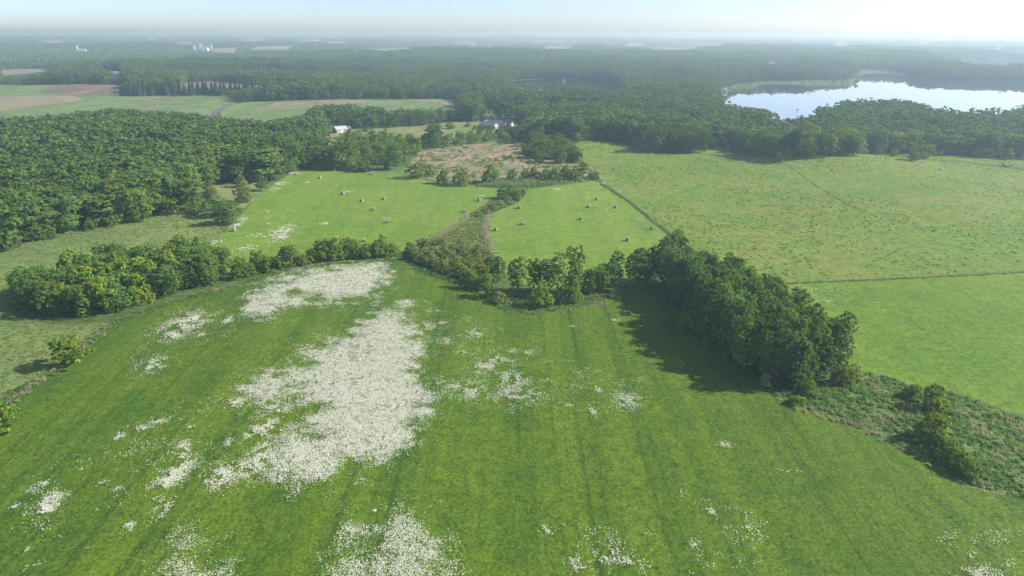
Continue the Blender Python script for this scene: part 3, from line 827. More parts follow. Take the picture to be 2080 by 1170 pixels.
def edge_bushes(pts, step, seed, rest, hr=(2.5, 6.5)):
    rg = random.Random(seed); wp = wpoly(pts)
    for (x1, y1), (x2, y2) in zip(wp[:-1], wp[1:]):
        L = math.hypot(x2 - x1, y2 - y1); n = max(1, int(L / step))
        for i in range(n):
            if rg.random() < 0.2: continue
            t = (i + rg.random()) / n; h = rg.uniform(*hr) * rg.choice((0.8, 1, 1, 1.5))
            plant(rg.choice(['bush0', 'bush1', 'bush2', 'bush3', 'scrub0', 'scrub2', 'willow2']), x1 + (x2 - x1) * t + rg.uniform(-3, 3), y1 + (y2 - y1) * t + rg.uniform(-4, 3), h, h * rg.uniform(0.9, 1.4),
                  'edge bush|' + rest, 'edge bushes ' + rest, 'bush', 'bush', tintr(0.8, 1.15, 0.12))
edge_bushes([(0, 512), (80, 486), (140, 470), (240, 454), (330, 439), (400, 432)], 4.5, 71, 'along the wood above the rye field')
edge_bushes([(600, 347), (650, 345), (700, 344)], 7, 72, 'at the back left of the hay field')
edge_bushes([(1160, 292), (1200, 285), (1280, 291), (1310, 304)], 9, 73, 'along the wood at the upper left of the pasture')
edge_bushes([(1430, 304), (1450, 298), (1520, 314), (1570, 323), (1690, 318), (1780, 314), (1850, 326), (1890, 315), (1990, 319), (2080, 324)], 8, 74, 'along the wood behind the right pasture', (3, 8))
edge_bushes([(1345, 582), (1400, 640), (1460, 709), (1530, 773), (1580, 797), (1650, 793)], 4.0, 75, 'along the shaded foot of the grove', (1.5, 4.0))
edge_bushes([(1495, 180), (1530, 175), (1640, 171), (1740, 170)], 13, 76, 'on the reedy far lake shore', (2.5, 5.0))
# ------------------------------------------------------------------ woods
NEAR_OPEN = [(-900, 640), (-200, 560), (0, 513), (80, 486), (140, 470), (240, 454), (330, 439), (400, 433), (405, 385), (450, 370), (545, 372), (600, 346), (700, 345), (820, 345), (850, 330),
             (1060, 330), (1180, 332), (1150, 293), (1200, 284), (1280, 291), (1310, 300), (1430, 300), (1450, 297), (1520, 313), (1570, 322), (1690, 316), (1780, 313),
             (1890, 313), (2080, 322), (2500, 345), (4000, 345), (4000, 3000), (-4000, 3000), (-4000, 640)]
BASE_OPEN = [NEAR_OPEN, PX['lawn'], PX['scrub'], [(650, 340), (850, 345), (860, 300), (830, 280), (665, 282)], [(850, 300), (1060, 288), (1050, 270), (850, 275)], [(1060, 335), (1190, 335), (1150, 290), (1070, 290)], [(1470, 186), (1480, 175), (1525, 169), (1560, 165), (1640, 164), (1745, 163), (1745, 176), (1640, 177), (1530, 180)], [(1735, 158), (1745, 147), (1800, 145), (1850, 149), (1850, 158), (1760, 152)]]
VIEW_OPEN = [
    [(-200, 236), (-200, 173), (0, 173), (100, 172), (252, 172), (248, 191), (450, 192), (476, 209), (560, 206), (640, 203), (800, 202), (925, 203), (926, 209), (916, 220), (890, 216), (850, 220), (800, 217), (760, 212), (700, 209), (640, 211), (614, 232), (545, 243), (470, 238), (380, 226), (300, 222), (220, 218), (120, 230), (0, 236)],
    [(1462, 190), (1478, 183), (1525, 177), (1560, 173), (1640, 175), (1738, 174), (1742, 164), (1732, 156), (1760, 151), (1825, 151), (1850, 159), (1920, 163), (2000, 166), (2080, 169), (2300, 173),
     (2300, 214), (2080, 209), (2030, 214), (2000, 216), (1985, 210), (1930, 218), (1915, 211), (1860, 203), (1820, 197), (1790, 199), (1740, 197), (1700, 202), (1655, 216), (1640, 235), (1600, 234), (1575, 222), (1540, 213), (1495, 205), (1462, 198)],
    [(1035, 171), (1048, 165), (1100, 162.5), (1150, 163), (1140, 171), (1060, 173)],
    [(1940, 126), (1975, 123), (2058, 122.5), (2055, 132), (1990, 130)],
    [(365, 178), (385, 168), (450, 167), (535, 175), (440, 179)],
    [(665, 290), (672, 276), (700, 268), (700, 254), (676, 254), (676, 266), (662, 276)],
    [(0, 153), (0, 142), (85, 140), (105, 140), (90, 146), (40, 150)],
    [(985, 262), (985, 243), (1040, 243), (1045, 262)],
] + [f[2] for f in FARF[8:]] + [[(152, 105), (152, 96), (162, 96), (186, 101), (186, 105)], [(201, 142), (201, 135), (213, 135), (213, 142)], [(224, 151), (224, 147), (248, 147), (248, 151)],
                                [(390, 105), (390, 89), (434, 89), (434, 105)], [(990, 100), (990, 91), (997, 91), (997, 100)]]

gr_ = random.Random(17)
GLADES = []
for i in range(60):
    d_, a_ = gr_.uniform(650, 4200), R(gr_.uniform(-38, 38))
    GLADES.append((d_ * math.sin(a_), d_ * math.cos(a_), gr_.uniform(16, 30) * (1 + d_ / 1500), gr_.uniform(1.2, 3.0)))
def forest_points(rmin, rmax, spacing, seed, hr, wd, half=41.0, jit=0.62):
    rng = np.random.default_rng(seed)
    n = int(2 * rmax / spacing)
    xs = np.arange(-rmax, rmax, spacing); ys = np.arange(0, rmax, spacing * 0.87)
    gx, gy = np.meshgrid(xs, ys); gx = gx + (np.arange(gx.shape[0]) % 2)[:, None] * spacing / 2
    x = gx.ravel(); y = gy.ravel()
    r = np.hypot(x, y); a = np.degrees(np.arctan2(x, y))
    k = (r > rmin) & (r < rmax) & (np.abs(a) < half)
    x = x[k]; y = y[k]
    x = x + rng.uniform(-jit, jit, len(x)) * spacing; y = y + rng.uniform(-jit, jit, len(y)) * spacing
    z = terrain(x, y)
    big = vnoise(x / 60, y / 60, 21)
    h = hr[0] + (hr[1] - hr[0]) * np.clip(0.55 * big + 0.45 * rng.random(len(x)), 0, 1)
    ok = (rng.random(len(x)) + 0.5 * vnoise(x / 35, y / 35, 23) > 0.34) if spacing < 20 else np.ones(len(x), bool)
    for lk in LAKES:
        ok &= ~(inside(x, y, lk) | (edge_dist(x, y, lk) < wd * 0.35))
    for cx_, cy_, cr_, ce_ in GLADES: ok &= np.hypot((x - cx_) / ce_, y - cy_) > cr_ * (0.8 + 0.4 * vnoise(x / 15, y / 15, 4))
    bx, by = proj(x, y, z)
    for pl in BASE_OPEN: ok &= ~inside(bx, by, pl)
    dd = np.hypot(x, y) / FOC
    todo = ok.copy(); ok = np.zeros(len(x), bool)
    for cut in (1.0, 0.6, 0.35):                      # lower growth where the view over it is open
        good = todo.copy(); hh = h * cut; wk = wd * (0.5 + 0.5 * cut)
        for fr in np.linspace(0.0, 0.98, 15):
            qx, qy = proj(x, y, z + hh * fr)
            for sgn in (-0.42, 0.0, 0.42):
                good &= ~inside_any(qx + sgn * wk / dd * (1 if fr < 0.8 else 0.5), qy, VIEW_OPEN)
        h = np.where(good, hh, h); ok |= good; todo &= ~good
    return x[ok], y[ok], z[ok], h[ok]

def join_proto(key):
    crown, trunk, H, Wd, v, f, mb, mat, bark = PROTO[key]
    me = bpy.data.meshes.new('woodland_tree')
    V = [tuple(p) for p in v] + mb.v
    b = len(v)
    me.from_pydata(V, [], [tuple(q) for q in f.tolist()] + [tuple(b + i for i in q) for q in mb.f])
    me.materials.append(M[mat]); me.materials.append(M[bark])
    mi = [0] * len(f) + [1] * len(mb.f)
    me.polygons.foreach_set('material_index', mi); me.update()
    return me

def scatter(name, meshes, x, y, z, rot, scl, idx, label, cat, tilt=None):
    """one stuff object: points carrying copies of the given meshes"""
    pc = bpy.data.collections.new(name + '_kinds')
    for i, me in enumerate(meshes):
        pc.objects.link(bpy.data.objects.new(f'{name}_kind_{i:02d}', me))
    me = bpy.data.meshes.new(name); n = len(x)
    me.vertices.add(n); me.vertices.foreach_set('co', np.column_stack([x, y, z]).astype(np.float32).ravel())
    a = me.attributes.new('rot', 'FLOAT', 'POINT'); a.data.foreach_set('value', np.asarray(rot, np.float32))
    a = me.attributes.new('scl', 'FLOAT_VECTOR', 'POINT'); a.data.foreach_set('vector', np.asarray(scl, np.float32).ravel())
    a = me.attributes.new('idx', 'INT', 'POINT'); a.data.foreach_set('value', np.asarray(idx, np.int32))
    o = link(bpy.data.objects.new(name, me))
    ng = bpy.data.node_groups.new(name + '_scatter', 'GeometryNodeTree')
    ng.interface.new_socket('Geometry', in_out='INPUT', socket_type='NodeSocketGeometry')
    ng.interface.new_socket('Geometry', in_out='OUTPUT', socket_type='NodeSocketGeometry')
    N = ng.nodes; Lk = ng.links.new
    gi = N.new('NodeGroupInput'); go = N.new('NodeGroupOutput')
    iop = N.new('GeometryNodeInstanceOnPoints'); ci = N.new('GeometryNodeCollectionInfo')
    ci.inputs['Collection'].default_value = pc; ci.inputs['Separate Children'].default_value = True; ci.inputs['Reset Children'].default_value = True
    def attr(nm, typ):
        q = N.new('GeometryNodeInputNamedAttribute'); q.data_type = typ; q.inputs['Name'].default_value = nm; return q.outputs['Attribute']
    cx = N.new('ShaderNodeCombineXYZ'); Lk(attr('rot', 'FLOAT'), cx.inputs['Z'])
    e2r = N.new('FunctionNodeEulerToRotation'); Lk(cx.outputs[0], e2r.inputs[0])
    Lk(gi.outputs[0], iop.inputs['Points']); Lk(ci.outputs[0], iop.inputs['Instance'])
    iop.inputs['Pick Instance'].default_value = True
    Lk(attr('idx', 'INT'), iop.inputs['Instance Index']); Lk(e2r.outputs[0], iop.inputs['Rotation']); Lk(attr('scl', 'FLOAT_VECTOR'), iop.inputs['Scale'])
    Lk(iop.outputs[0], go.inputs[0])
    o.modifiers.new('scatter', 'NODES').node_group = ng
    tag(o, label, cat, None, 'stuff')
    return o

MID = ['far0', 'far1', 'far2', 'far3', 'far4', 'far5', 'far6', 'fart0', 'fart1']
mid_mesh = [join_proto(k) for k in MID]
fx, fy, fz, fh = forest_points(250, 1900, 9.3, 31, (10.0, 24.0), 10.5)
fi = RNG.integers(0, 9, len(fx))
fw = np.where(fi < 7, RNG.uniform(12.0, 19.5, len(fx)), RNG.uniform(9.0, 13.0, len(fx))) * np.clip(fh / 15, 0.5, 1.15)
fw = np.minimum(fw, fh * 0.92)
# the trees that show largest (nearest edges of the woods) become individuals
bx, by = proj(fx, fy, fz)
tx, ty = proj(fx, fy, fz + fh)
vis = (tx > -10) & (tx < 2090) & (by < 1180)
size = np.where(vis, by - ty, 0)
edge = np.zeros(len(fx))
for pl in (NEAR_OPEN, PX['lawn']):
    d_ = edge_dist(bx, by, pl); edge = np.maximum(edge, np.exp(-d_ / 22.0))
score = size * (0.35 + edge)
budget = max(0, 292 - COUNT.get('broadleaf_tree', 0))
order = np.argsort(-score)[:budget]
ind = np.zeros(len(fx), bool); ind[order] = True
for i in order:
    side = 'in the wood left of the hay field' if bx[i] < 640 else ('behind the lawn and scrub clearing' if bx[i] < 1200 else 'along the wooded edge behind the pasture')
    plant(random.choice(['round0', 'round1', 'round2', 'round3', 'tall0', 'tall3']), float(fx[i]), float(fy[i]), float(fh[i]) * 0.95, float(fw[i]) * 1.02,
          ('front tree|' if by[i] > 400 else 'leafy tree|') + side, 'front trees ' + side, 'broadleaf_tree', 'tree', tintr(0.8, 1.2, 0.14))
k = ~ind
scatter('woodland', mid_mesh, fx[k], fy[k], fz[k], RNG.uniform(0, 6.28, k.sum()),
        np.column_stack([fw[k] / np.where(fi[k] < 7, 12.0, 9.0), fw[k] / np.where(fi[k] < 7, 12.0, 9.0), fh[k] / 19.0]), fi[k], 'dense broadleaf woodland behind the open fields', 'woodland')
# far woods: clumps of crowns
def clump(seed, n=900, size=2.6):
    rng = np.random.default_rng(seed); V = []; F = []; b = 0
    for i in range(14):
        a = rng.uniform(0, 6.28); rr = 22 * math.sqrt(rng.random())
        h = rng.uniform(13, 21); w = rng.uniform(11, 15)
        v, f, _ = crown_cloud(seed * 50 + i, h, w, 0.12, 'round', 9, n // 14, size, 0.5)
        V.append(v + np.array([rr * math.cos(a), rr * math.sin(a), 0])); F.append(f + b); b += len(v)
    return mesh_np('woodland_clump', np.vstack(V), np.vstack(F), [M['leaf']])
clumps = [clump(s) for s in (201, 202, 203, 204)]
X = []; 
for (a, b_, sp, sx, sz) in ((1880, 3200, 30, 1.0, 1.0), (3150, 6200, 52, 1.5, 1.0), (6100, 14000, 100, 2.6, 1.15)):
    x, y, z, h = forest_points(a, b_, sp, int(a), (13, 20), 30 * sx)
    # thin the far country into woods and farmland
    kk = (vnoise(x / 700, y / 700, 9) > (0.30 if a > 3000 else 0.0)) 
    x, y, z, h = x[kk], y[kk], z[kk], h[kk]
    X.append(np.column_stack([x, y, z, np.full(len(x), sx), np.full(len(x), sz) * h / 17]))
X = np.vstack(X)
scatter('woodland', clumps, X[:, 0], X[:, 1], X[:, 2], RNG.uniform(0, 6.28, len(X)), np.column_stack([X[:, 3], X[:, 3], X[:, 4]]),
        RNG.integers(0, 4, len(X)), 'hazy woods reaching to the horizon', 'woodland')

def refine_labels():
    for lb, L in REFINE.items():
        noun, rest = lb.split('|')
        px, py = proj(*[np.array([q[i] for q in L]) for i in (1, 2, 3)])
        fit = np.polyval(np.polyfit(px, py, 1), px) if len(L) > 3 else py
        hs = np.array([q[4] for q in L]); ks = np.array([q[5] for q in L])
        xr = np.argsort(np.argsort(px)) / max(1, len(L) - 1)
        h1, h2 = np.quantile(hs, (.33, .67)); k1, k2 = np.quantile(ks, (.33, .67))
        nz = 5 if len(L) > 25 else 3
        zn = ['far left', 'left', 'middle', 'right', 'far right'] if nz == 5 else ['left', 'middle', 'right']
        for i, q in enumerate(L):
            adj = ('short ' if hs[i] < h1 else 'tall ' if hs[i] > h2 else '') + ('dark ' if ks[i] < k1 else 'pale ' if ks[i] > k2 else '')
            q[0]['label'] = adj + noun + ', ' + ('front ' if py[i] > fit[i] else 'back ') + zn[min(nz - 1, int(xr[i] * nz))] + ', ' + rest
refine_labels()
def settle(names):
    seen = {}
    for L in REFINE.values():
        for q in L: seen.setdefault(q[0]['label'], []).append(q)
    for lb, L in seen.items():
        if len(L) < 2 or len(L) > 6: continue
        L.sort(key=lambda q: float(proj(np.array(q[1]), np.array(q[2]), np.array(q[3]))[0]))
        words = {2: ['left', 'right'], 3: ['left', 'middle', 'right']}.get(len(L), ORD[:len(L)])
        for w, q in zip(words, L):
            t = ('the ' + w + ' such ' if len(L) < 4 else w + ' from left, ') + lb
            if len(t.split()) <= 16: q[0]['label'] = t
settle(None)

# ------------------------------------------------------------------ tall weeds and rough grass
def tuft(seed, n, h, w, size, mat):
    rng = np.random.default_rng(seed)
    an = rng.uniform(0, 6.28, n); rr = w / 2 * np.sqrt(rng.random(n))
    V = []; F = []
    for i in range(n):
        x0, y0 = rr[i] * math.cos(an[i]), rr[i] * math.sin(an[i]); L = h * rng.uniform(.55, 1.1) * (1 - 0.4 * rr[i] / (w / 2))
        tx_, ty_ = rng.normal(0, .22, 2) * h; ta = rng.uniform(0, 6.28); s = size * rng.uniform(.6, 1.3)
        dx, dy = math.cos(ta) * s / 2, math.sin(ta) * s / 2
        b = len(V)
        V += [(x0 - dx, y0 - dy, -0.05), (x0 + dx, y0 + dy, -0.05), (x0 + dx * .7 + tx_ * .5, y0 + dy * .7 + ty_ * .5, L * .7), (x0 + tx_, y0 + ty_, L)]
        F.append((b, b + 1, b + 2, b + 3))
    return mesh_np('tuft', np.array(V), np.array(F), [M[mat]])
tufts = {m_: [tuft(301 + i, 34, 0.75, 1.2, 0.22, m_) for i in range(4)] for m_ in ('weed', 'tussock', 'rye', 'straw')}
def area_pts(poly_px, per_m2, seed, nscale=6.0, thr=0.0):
    rng = np.random.default_rng(seed); wp = wpoly(poly_px); a = np.array(wp); lo, hi = a.min(0), a.max(0)
    n = int((hi[0] - lo[0]) * (hi[1] - lo[1]) * per_m2)
    x = rng.uniform(lo[0], hi[0], n); y = rng.uniform(lo[1], hi[1], n)
    k = inside(x, y, wp) & (vnoise(x / nscale, y / nscale, seed) * 0.7 + 0.3 * rng.random(n) > thr)
    x, y = x[k], y[k]
    return x, y, terrain(x, y) + 0.1
def line_pts(pts, width, per_m, seed):
    rng = np.random.default_rng(seed); wp = wpoly(pts); X_ = []
    for (x1, y1), (x2, y2) in zip(wp[:-1], wp[1:]):
        L = math.hypot(x2 - x1, y2 - y1); n = int(L * per_m); t = rng.random(n)
        nx, ny = -(y2 - y1) / L, (x2 - x1) / L; o = rng.normal(0, width / 2, n)
        X_.append(np.column_stack([x1 + (x2 - x1) * t + nx * o, y1 + (y2 - y1) * t + ny * o]))
    X_ = np.vstack(X_); return X_[:, 0], X_[:, 1], terrain(X_[:, 0], X_[:, 1]) + 0.1
def weeds(name, pts, sc, label, m_='weed', flat=1.0):
    x, y, z = pts
    s = RNG.uniform(0.6, 1.3, len(x)) * sc
    scatter(name, tufts[m_], x, y, z, RNG.uniform(0, 6.28, len(x)), np.column_stack([s, s, s * flat * RNG.uniform(.7, 1.2, len(x))]), RNG.integers(0, 4, len(x)), label, 'grass')
weeds('tall_grass', area_pts([(max(-80, min(2200, a)), b) for a, b in PX['rough']], 1.5, 41, 5, 0.30), 1.0, 'tussocky rough grass strip below the grove')
weeds('tall_grass', area_pts([(1080, 640), (1180, 625), (1260, 600), (1200, 585), (1000, 600), (980, 605), (1020, 630)], 1.2, 42), 0.9, 'rough grass around the middle tree row')
weeds('tall_grass', area_pts(PX['marsh'], 0.8, 43, 5, 0.3), 1.0, 'tall marsh grass between the two hay fields', 'rye')
weeds('tall_grass', line_pts([(-60, 903), (30, 803), (110, 745), (185, 690), (235, 655), (300, 632), (390, 606), (480, 581), (560, 554), (640, 540), (800, 528)], 1.8, 4.0, 44), 0.9, 'uncut grass margin along the left edge of the flower meadow')
weeds('tall_grass', line_pts([(855, 492), (890, 480), (935, 455), (965, 432)], 2.0, 2.5, 52), 1.2, 'dry straw coloured margin along the left hay field and marsh', 'straw')
weeds('tall_grass', line_pts([(990, 438), (985, 470), (1000, 518)], 1.8, 3.0, 53), 1.2, 'dry straw coloured margin along the right hay field and marsh', 'straw')
weeds('tall_grass', line_pts([(1600, 822), (1700, 855), (1800, 890), (1850, 915)], 2.0, 2.0, 54), 0.9, 'dry grass along the lower edge of the rough strip', 'straw')
weeds('tall_grass', line_pts([(-30, 880), (40, 805), (110, 748), (185, 692), (230, 660)], 1.2, 1.6, 55), 0.9, 'dry grass along the lower left field edge', 'straw')
weeds('tall_grass', line_pts([(1020, 618), (1060, 625), (1170, 630), (1260, 607)], 3.0, 2.0, 56), 0.8, 'dry grass in front of the middle tree row', 'straw')
weeds('tall_grass', line_pts([(1585, 328), (1620, 350), (1670, 385), (1720, 415), (1800, 450)], 0.5, 0.9, 57), 0.8, 'faint trail of taller grass across the pasture', 'tussock', 0.7)
weeds('tall_grass', line_pts([(1475, 184), (1530, 177), (1640, 174), (1738, 174)], 9.0, 1.2, 58), 2.6, 'reeds along the far lake shore', 'weed')
weeds('tall_grass', line_pts([(840, 545), (920, 572), (965, 588), (1010, 612)], 1.6, 5.0, 45), 1.1, 'uncut grass along the front of the willow thicket')
weeds('tall_grass', line_pts([(1222, 374), (1278, 410), (1322, 446), (1372, 486)], 0.8, 3.5, 46), 1.0, 'overgrown fence line between hay field and pasture')
weeds('tall_grass', line_pts([(1590, 577), (1850, 566), (2080, 554), (2300, 548)], 0.6, 2.5, 47), 0.7, 'overgrown fence line across the right pasture')
weeds('tall_grass', area_pts([(968, 379), (1000, 369), (1100, 366), (1132, 372), (1100, 379)], 0.8, 48), 2.2, 'bank of pale weeds behind the hay fields')
weeds('tall_grass', area_pts(PX['scrub'], 0.07, 49, 12, 0.5), 1.8, 'dry weeds and brush in the brown clearing')
x_, y_, z_ = area_pts([(max(-150, min(2300, a)), min(1260, b)) for a, b in PX['pasture']], 0.12, 50, 25, 0.45)
weeds('tall_grass', (x_, y_, z_), 0.75, 'scattered tussocks over the grazed pasture', 'tussock', 0.6)
x_, y_, z_ = area_pts([(max(-150, a), b) for a, b in PX['crop']], 0.5, 51, 8, 0.35)
weeds('tall_grass', (x_, y_, z_), 0.7, 'uneven tall rye stalks in the left crop field', 'rye', 0.6)

# ------------------------------------------------------------------ white flowers
def flower_mesh(name, x, y, size, label):
    rng = np.random.default_rng(len(x)); n = len(x)
    z = terrain(x, y) + 0.10 + rng.uniform(0.22, 0.38, n)
    nr = np.column_stack([rng.normal(0, .16, n), rng.normal(0, .16, n), np.ones(n)])
    v, f = cards(np.column_stack([x, y, z]), nr, size, rng)
    o = link(bpy.data.objects.new(name, mesh_np(name, v, f, [M['flower']])))
    tag(o, label, 'flowers', None, 'stuff')
def patch(poly_px, per_m2, seed, edge_px, gaps=()):
    rng = np.random.default_rng(seed); wp = wpoly(poly_px); a = np.array(wp); lo, hi = a.min(0) - 6, a.max(0) + 6
    n = int((hi[0] - lo[0]) * (hi[1] - lo[1]) * per_m2); x = rng.uniform(lo[0], hi[0], n); y = rng.uniform(lo[1], hi[1], n)
    px, py = proj(x, y, terrain(x, y))
    sd = edge_dist(px, py, poly_px) * np.where(inside(px, py, poly_px), 1, -1)
    for gx, gy, grx, gry in gaps:
        sd = np.minimum(sd, (np.hypot((px - gx) / grx, (py - gy) / gry) - 1) * 18)
    nz = 0.55 * vnoise(x / 3.2, y / 3.2, seed) + 0.3 * vnoise(x / 1.1, y / 1.1, seed + 1) + 0.15 * rng.random(n)
    k = sd / edge_px + (nz - 0.5) * 3.0 + rng.normal(0, 0.55, n) > 0.22
    k &= (vnoise(x / 0.9, y / 0.9, seed + 2) * 0.6 + 0.4 * rng.random(n) > 0.30)
    return x[k], y[k]
def blobs(lst, per_m2, seed):
    rng = np.random.default_rng(seed); X_ = []
    for (px, py, rx, ry) in lst:
        c = P(px, py); e = P(px + rx, py); u = P(px, py - ry)
        wx = (e - c).length; wy = (u - c).length
        n = max(10, int(math.pi * wx * wy * per_m2 * 1.2))
        x = c.x + rng.normal(0, wx * .55, n); y = c.y + rng.normal(0, wy * .55, n)
        nz = 0.6 * vnoise(x / 1.7, y / 1.7, seed) + 0.4 * vnoise(x / .6, y / .6, seed + 3)
        k = nz + 0.25 * rng.random(n) > 0.635
        X_.append(np.column_stack([x[k], y[k]]))
    X_ = np.vstack(X_); return X_[:, 0], X_[:, 1]
CEN = [(825, 625), (832, 680), (850, 700), (842, 770), (890, 798), (868, 835), (838, 860), (842, 895), (792, 930), (730, 945), (690, 932), (655, 965), (600, 982), (552, 945), (556, 905),
       (610, 880), (640, 850), (640, 825), (610, 800), (540, 800), (503, 787), (520, 768), (585, 760), (640, 752), (628, 718), (680, 700), (720, 680), (762, 645)]
x, y = patch(CEN, 100, 61, 28, [(628, 830, 22, 10), (642, 892, 20, 10), (600, 790, 16, 8)]); flower_mesh('flower_patch', x, y, 0.145, 'largest dense patch of white flowers in the middle of the meadow')
UPP = [(495, 640), (510, 605), (560, 575), (620, 555), (700, 541), (790, 541), (785, 572), (752, 600), (690, 608), (640, 606), (590, 620), (540, 638)]
x, y = patch(UPP, 70, 62, 17, [(600, 596, 18, 6)]); flower_mesh('flower_patch', x, y, 0.17, 'dense patch of white flowers below the hedgerow')
BOT = [(700, 1230), (708, 1130), (716, 1082), (730, 1085), (740, 1120), (765, 1110), (800, 1052), (832, 1060), (872, 1100), (895, 1140), (890, 1230)]
x, y = patch(BOT, 70, 63, 40, [(748, 1160, 10, 40)]); flower_mesh('flower_patch', x, y, 0.13, 'speckled patch of white flowers cut by the bottom picture edge')
BOL = [(305, 1230), (345, 1135), (390, 1108), (432, 1130), (448, 1165), (455, 1230)]
x, y = patch(BOL, 50, 64, 50); flower_mesh('flower_patch', x, y, 0.13, 'speckled patch of white flowers at the lower left edge')
LB = [(375, 660, 45, 24), (350, 685, 16, 10), (400, 648, 22, 7), (312, 745, 26, 13), (325, 735, 12, 5), (465, 652, 10, 7), (410, 683, 8, 4), (370, 915, 18, 20), (365, 955, 32, 26), (345, 975, 20, 16), (455, 965, 34, 24), (440, 985, 20, 12),
      (522, 935, 26, 42), (510, 885, 14, 16), (320, 998, 20, 18), (330, 1035, 16, 22), (105, 1020, 24, 20), (95, 1040, 18, 12), (262, 1073, 12, 8), (240, 995, 12, 6), (320, 858, 16, 6), (293, 872, 14, 6),
      (243, 888, 10, 6), (68, 1160, 14, 12), (465, 900, 8, 8), (390, 865, 8, 8), (560, 835, 30, 16), (545, 870, 30, 18), (480, 820, 20, 10), (210, 985, 8, 5), (165, 953, 8, 4), (60, 1000, 12, 6), (30, 1030, 8, 6), (20, 1080, 6, 4), (55, 1120, 8, 6),
      (175, 1120, 8, 4), (90, 985, 12, 5), (415, 1085, 6, 4), (205, 1035, 8, 5)]
x, y = blobs(LB, 42, 65); flower_mesh('wildflowers', x, y, 0.15, 'scattered tufts of white flowers left of the large patch')
RB = [(955, 795, 44, 20), (930, 785, 20, 10), (1010, 740, 32, 24), (1045, 775, 34, 18), (1050, 805, 50, 20), (880, 630, 18, 6), (900, 660, 14, 6), (905, 695, 14, 8), (965, 680, 16, 14), (980, 750, 20, 16), (1075, 718, 12, 5), (1040, 715, 10, 5),
      (1215, 795, 10, 7), (1203, 838, 9, 12), (1155, 828, 8, 5), (1275, 815, 30, 18), (935, 720, 12, 6), (870, 665, 20, 10), (1320, 1092, 9, 7), (1240, 1130, 40, 22), (1180, 1150, 30, 18), (1285, 1140, 20, 14), (1445, 1042, 12, 8), (1410, 1110, 12, 8),
      (1520, 1076, 8, 5), (1472, 906, 12, 6), (1455, 880, 6, 3), (1985, 1168, 50, 12), (2050, 1155, 12, 8), (1975, 1130, 10, 6), (1110, 1080, 14, 12), (850, 720, 20, 30),
      (1250, 652, 10, 3), (1165, 665, 8, 3), (1600, 960, 20, 6), (1500, 960, 8, 4)]
x, y = blobs(RB, 24, 66); flower_mesh('wildflowers', x, y, 0.15, 'scattered tufts of white flowers right of the large patch')
HB = [(575, 472, 22, 13), (565, 485, 16, 8), (488, 450, 14, 7), (480, 458, 10, 4), (598, 352, 12, 3), (572, 374, 16, 4), (560, 385, 10, 3), (440, 493, 12, 4), (545, 430, 3, 2), (660, 455, 10, 2.5), (708, 390, 10, 1.5), (548, 455, 6, 2),
      (625, 372, 6, 2), (676, 412, 3, 1.5), (500, 505, 20, 5), (520, 480, 14, 5), (1085, 414, 5, 1.2), (978, 398, 5, 1.5), (1196, 402, 5, 1.5), (1210, 373, 14, 2), (1130, 385, 8, 1.2), (1232, 426, 5, 1), (1300, 446, 5, 2)]
def sparse(polys, per_m2, seed):
    X_ = []
    for k_, pl in enumerate(polys):
        rg = np.random.default_rng(seed + k_); wp = wpoly(pl); a = np.array(wp); lo, hi = a.min(0), a.max(0)
        n = int((hi[0] - lo[0]) * (hi[1] - lo[1]) * per_m2); x = rg.uniform(lo[0], hi[0], n); y = rg.uniform(lo[1], hi[1], n)
        q = inside(x, y, wp) & (vnoise(x / 1.3, y / 1.3, seed) * 0.45 + vnoise(x / 5.5, y / 5.5, seed + 1) * 0.35 + 0.2 * rg.random(n) > 0.66)
        X_.append(np.column_stack([x[q], y[q]]))
    X_ = np.vstack(X_); return X_[:, 0], X_[:, 1]
x, y = sparse([[(40, 1090), (60, 960), (250, 870), (450, 800), (560, 830), (540, 960), (330, 1060), (150, 1100)], [(860, 610), (1000, 660), (1110, 720), (1310, 770), (1300, 840), (1100, 850), (900, 830), (870, 720)],
               [(1380, 980), (1560, 1000), (1560, 1150), (1400, 1170)], [(480, 660), (500, 600), (700, 545), (800, 545), (830, 620), (560, 660)], [(1090, 1060), (1340, 1080), (1320, 1180), (1100, 1180)], [(240, 760), (330, 650), (470, 620), (480, 680), (360, 720)],
               [(1900, 1080), (2090, 1080), (2090, 1180), (1900, 1180)], [(640, 1080), (900, 1020), (960, 1180), (640, 1180)]], 7.0, 81); flower_mesh('wildflowers', x, y, 0.15, 'lone white flowers sprinkled through the meadow grass')
x, y = blobs(HB, 9, 67); flower_mesh('wildflowers', x, y, 0.34, 'small white flower drifts on the mown hay fields')
PB = [(1640, 602, 40, 4), (1725, 601, 8, 2.5), (1690, 612, 60, 6), (1600, 600, 20, 4), (1735, 577, 10, 2), (1660, 590, 60, 6)]
x, y = blobs(PB, 2.5, 68); flower_mesh('wildflowers', x, y, 0.26, 'thin drift of white flowers on the right pasture')

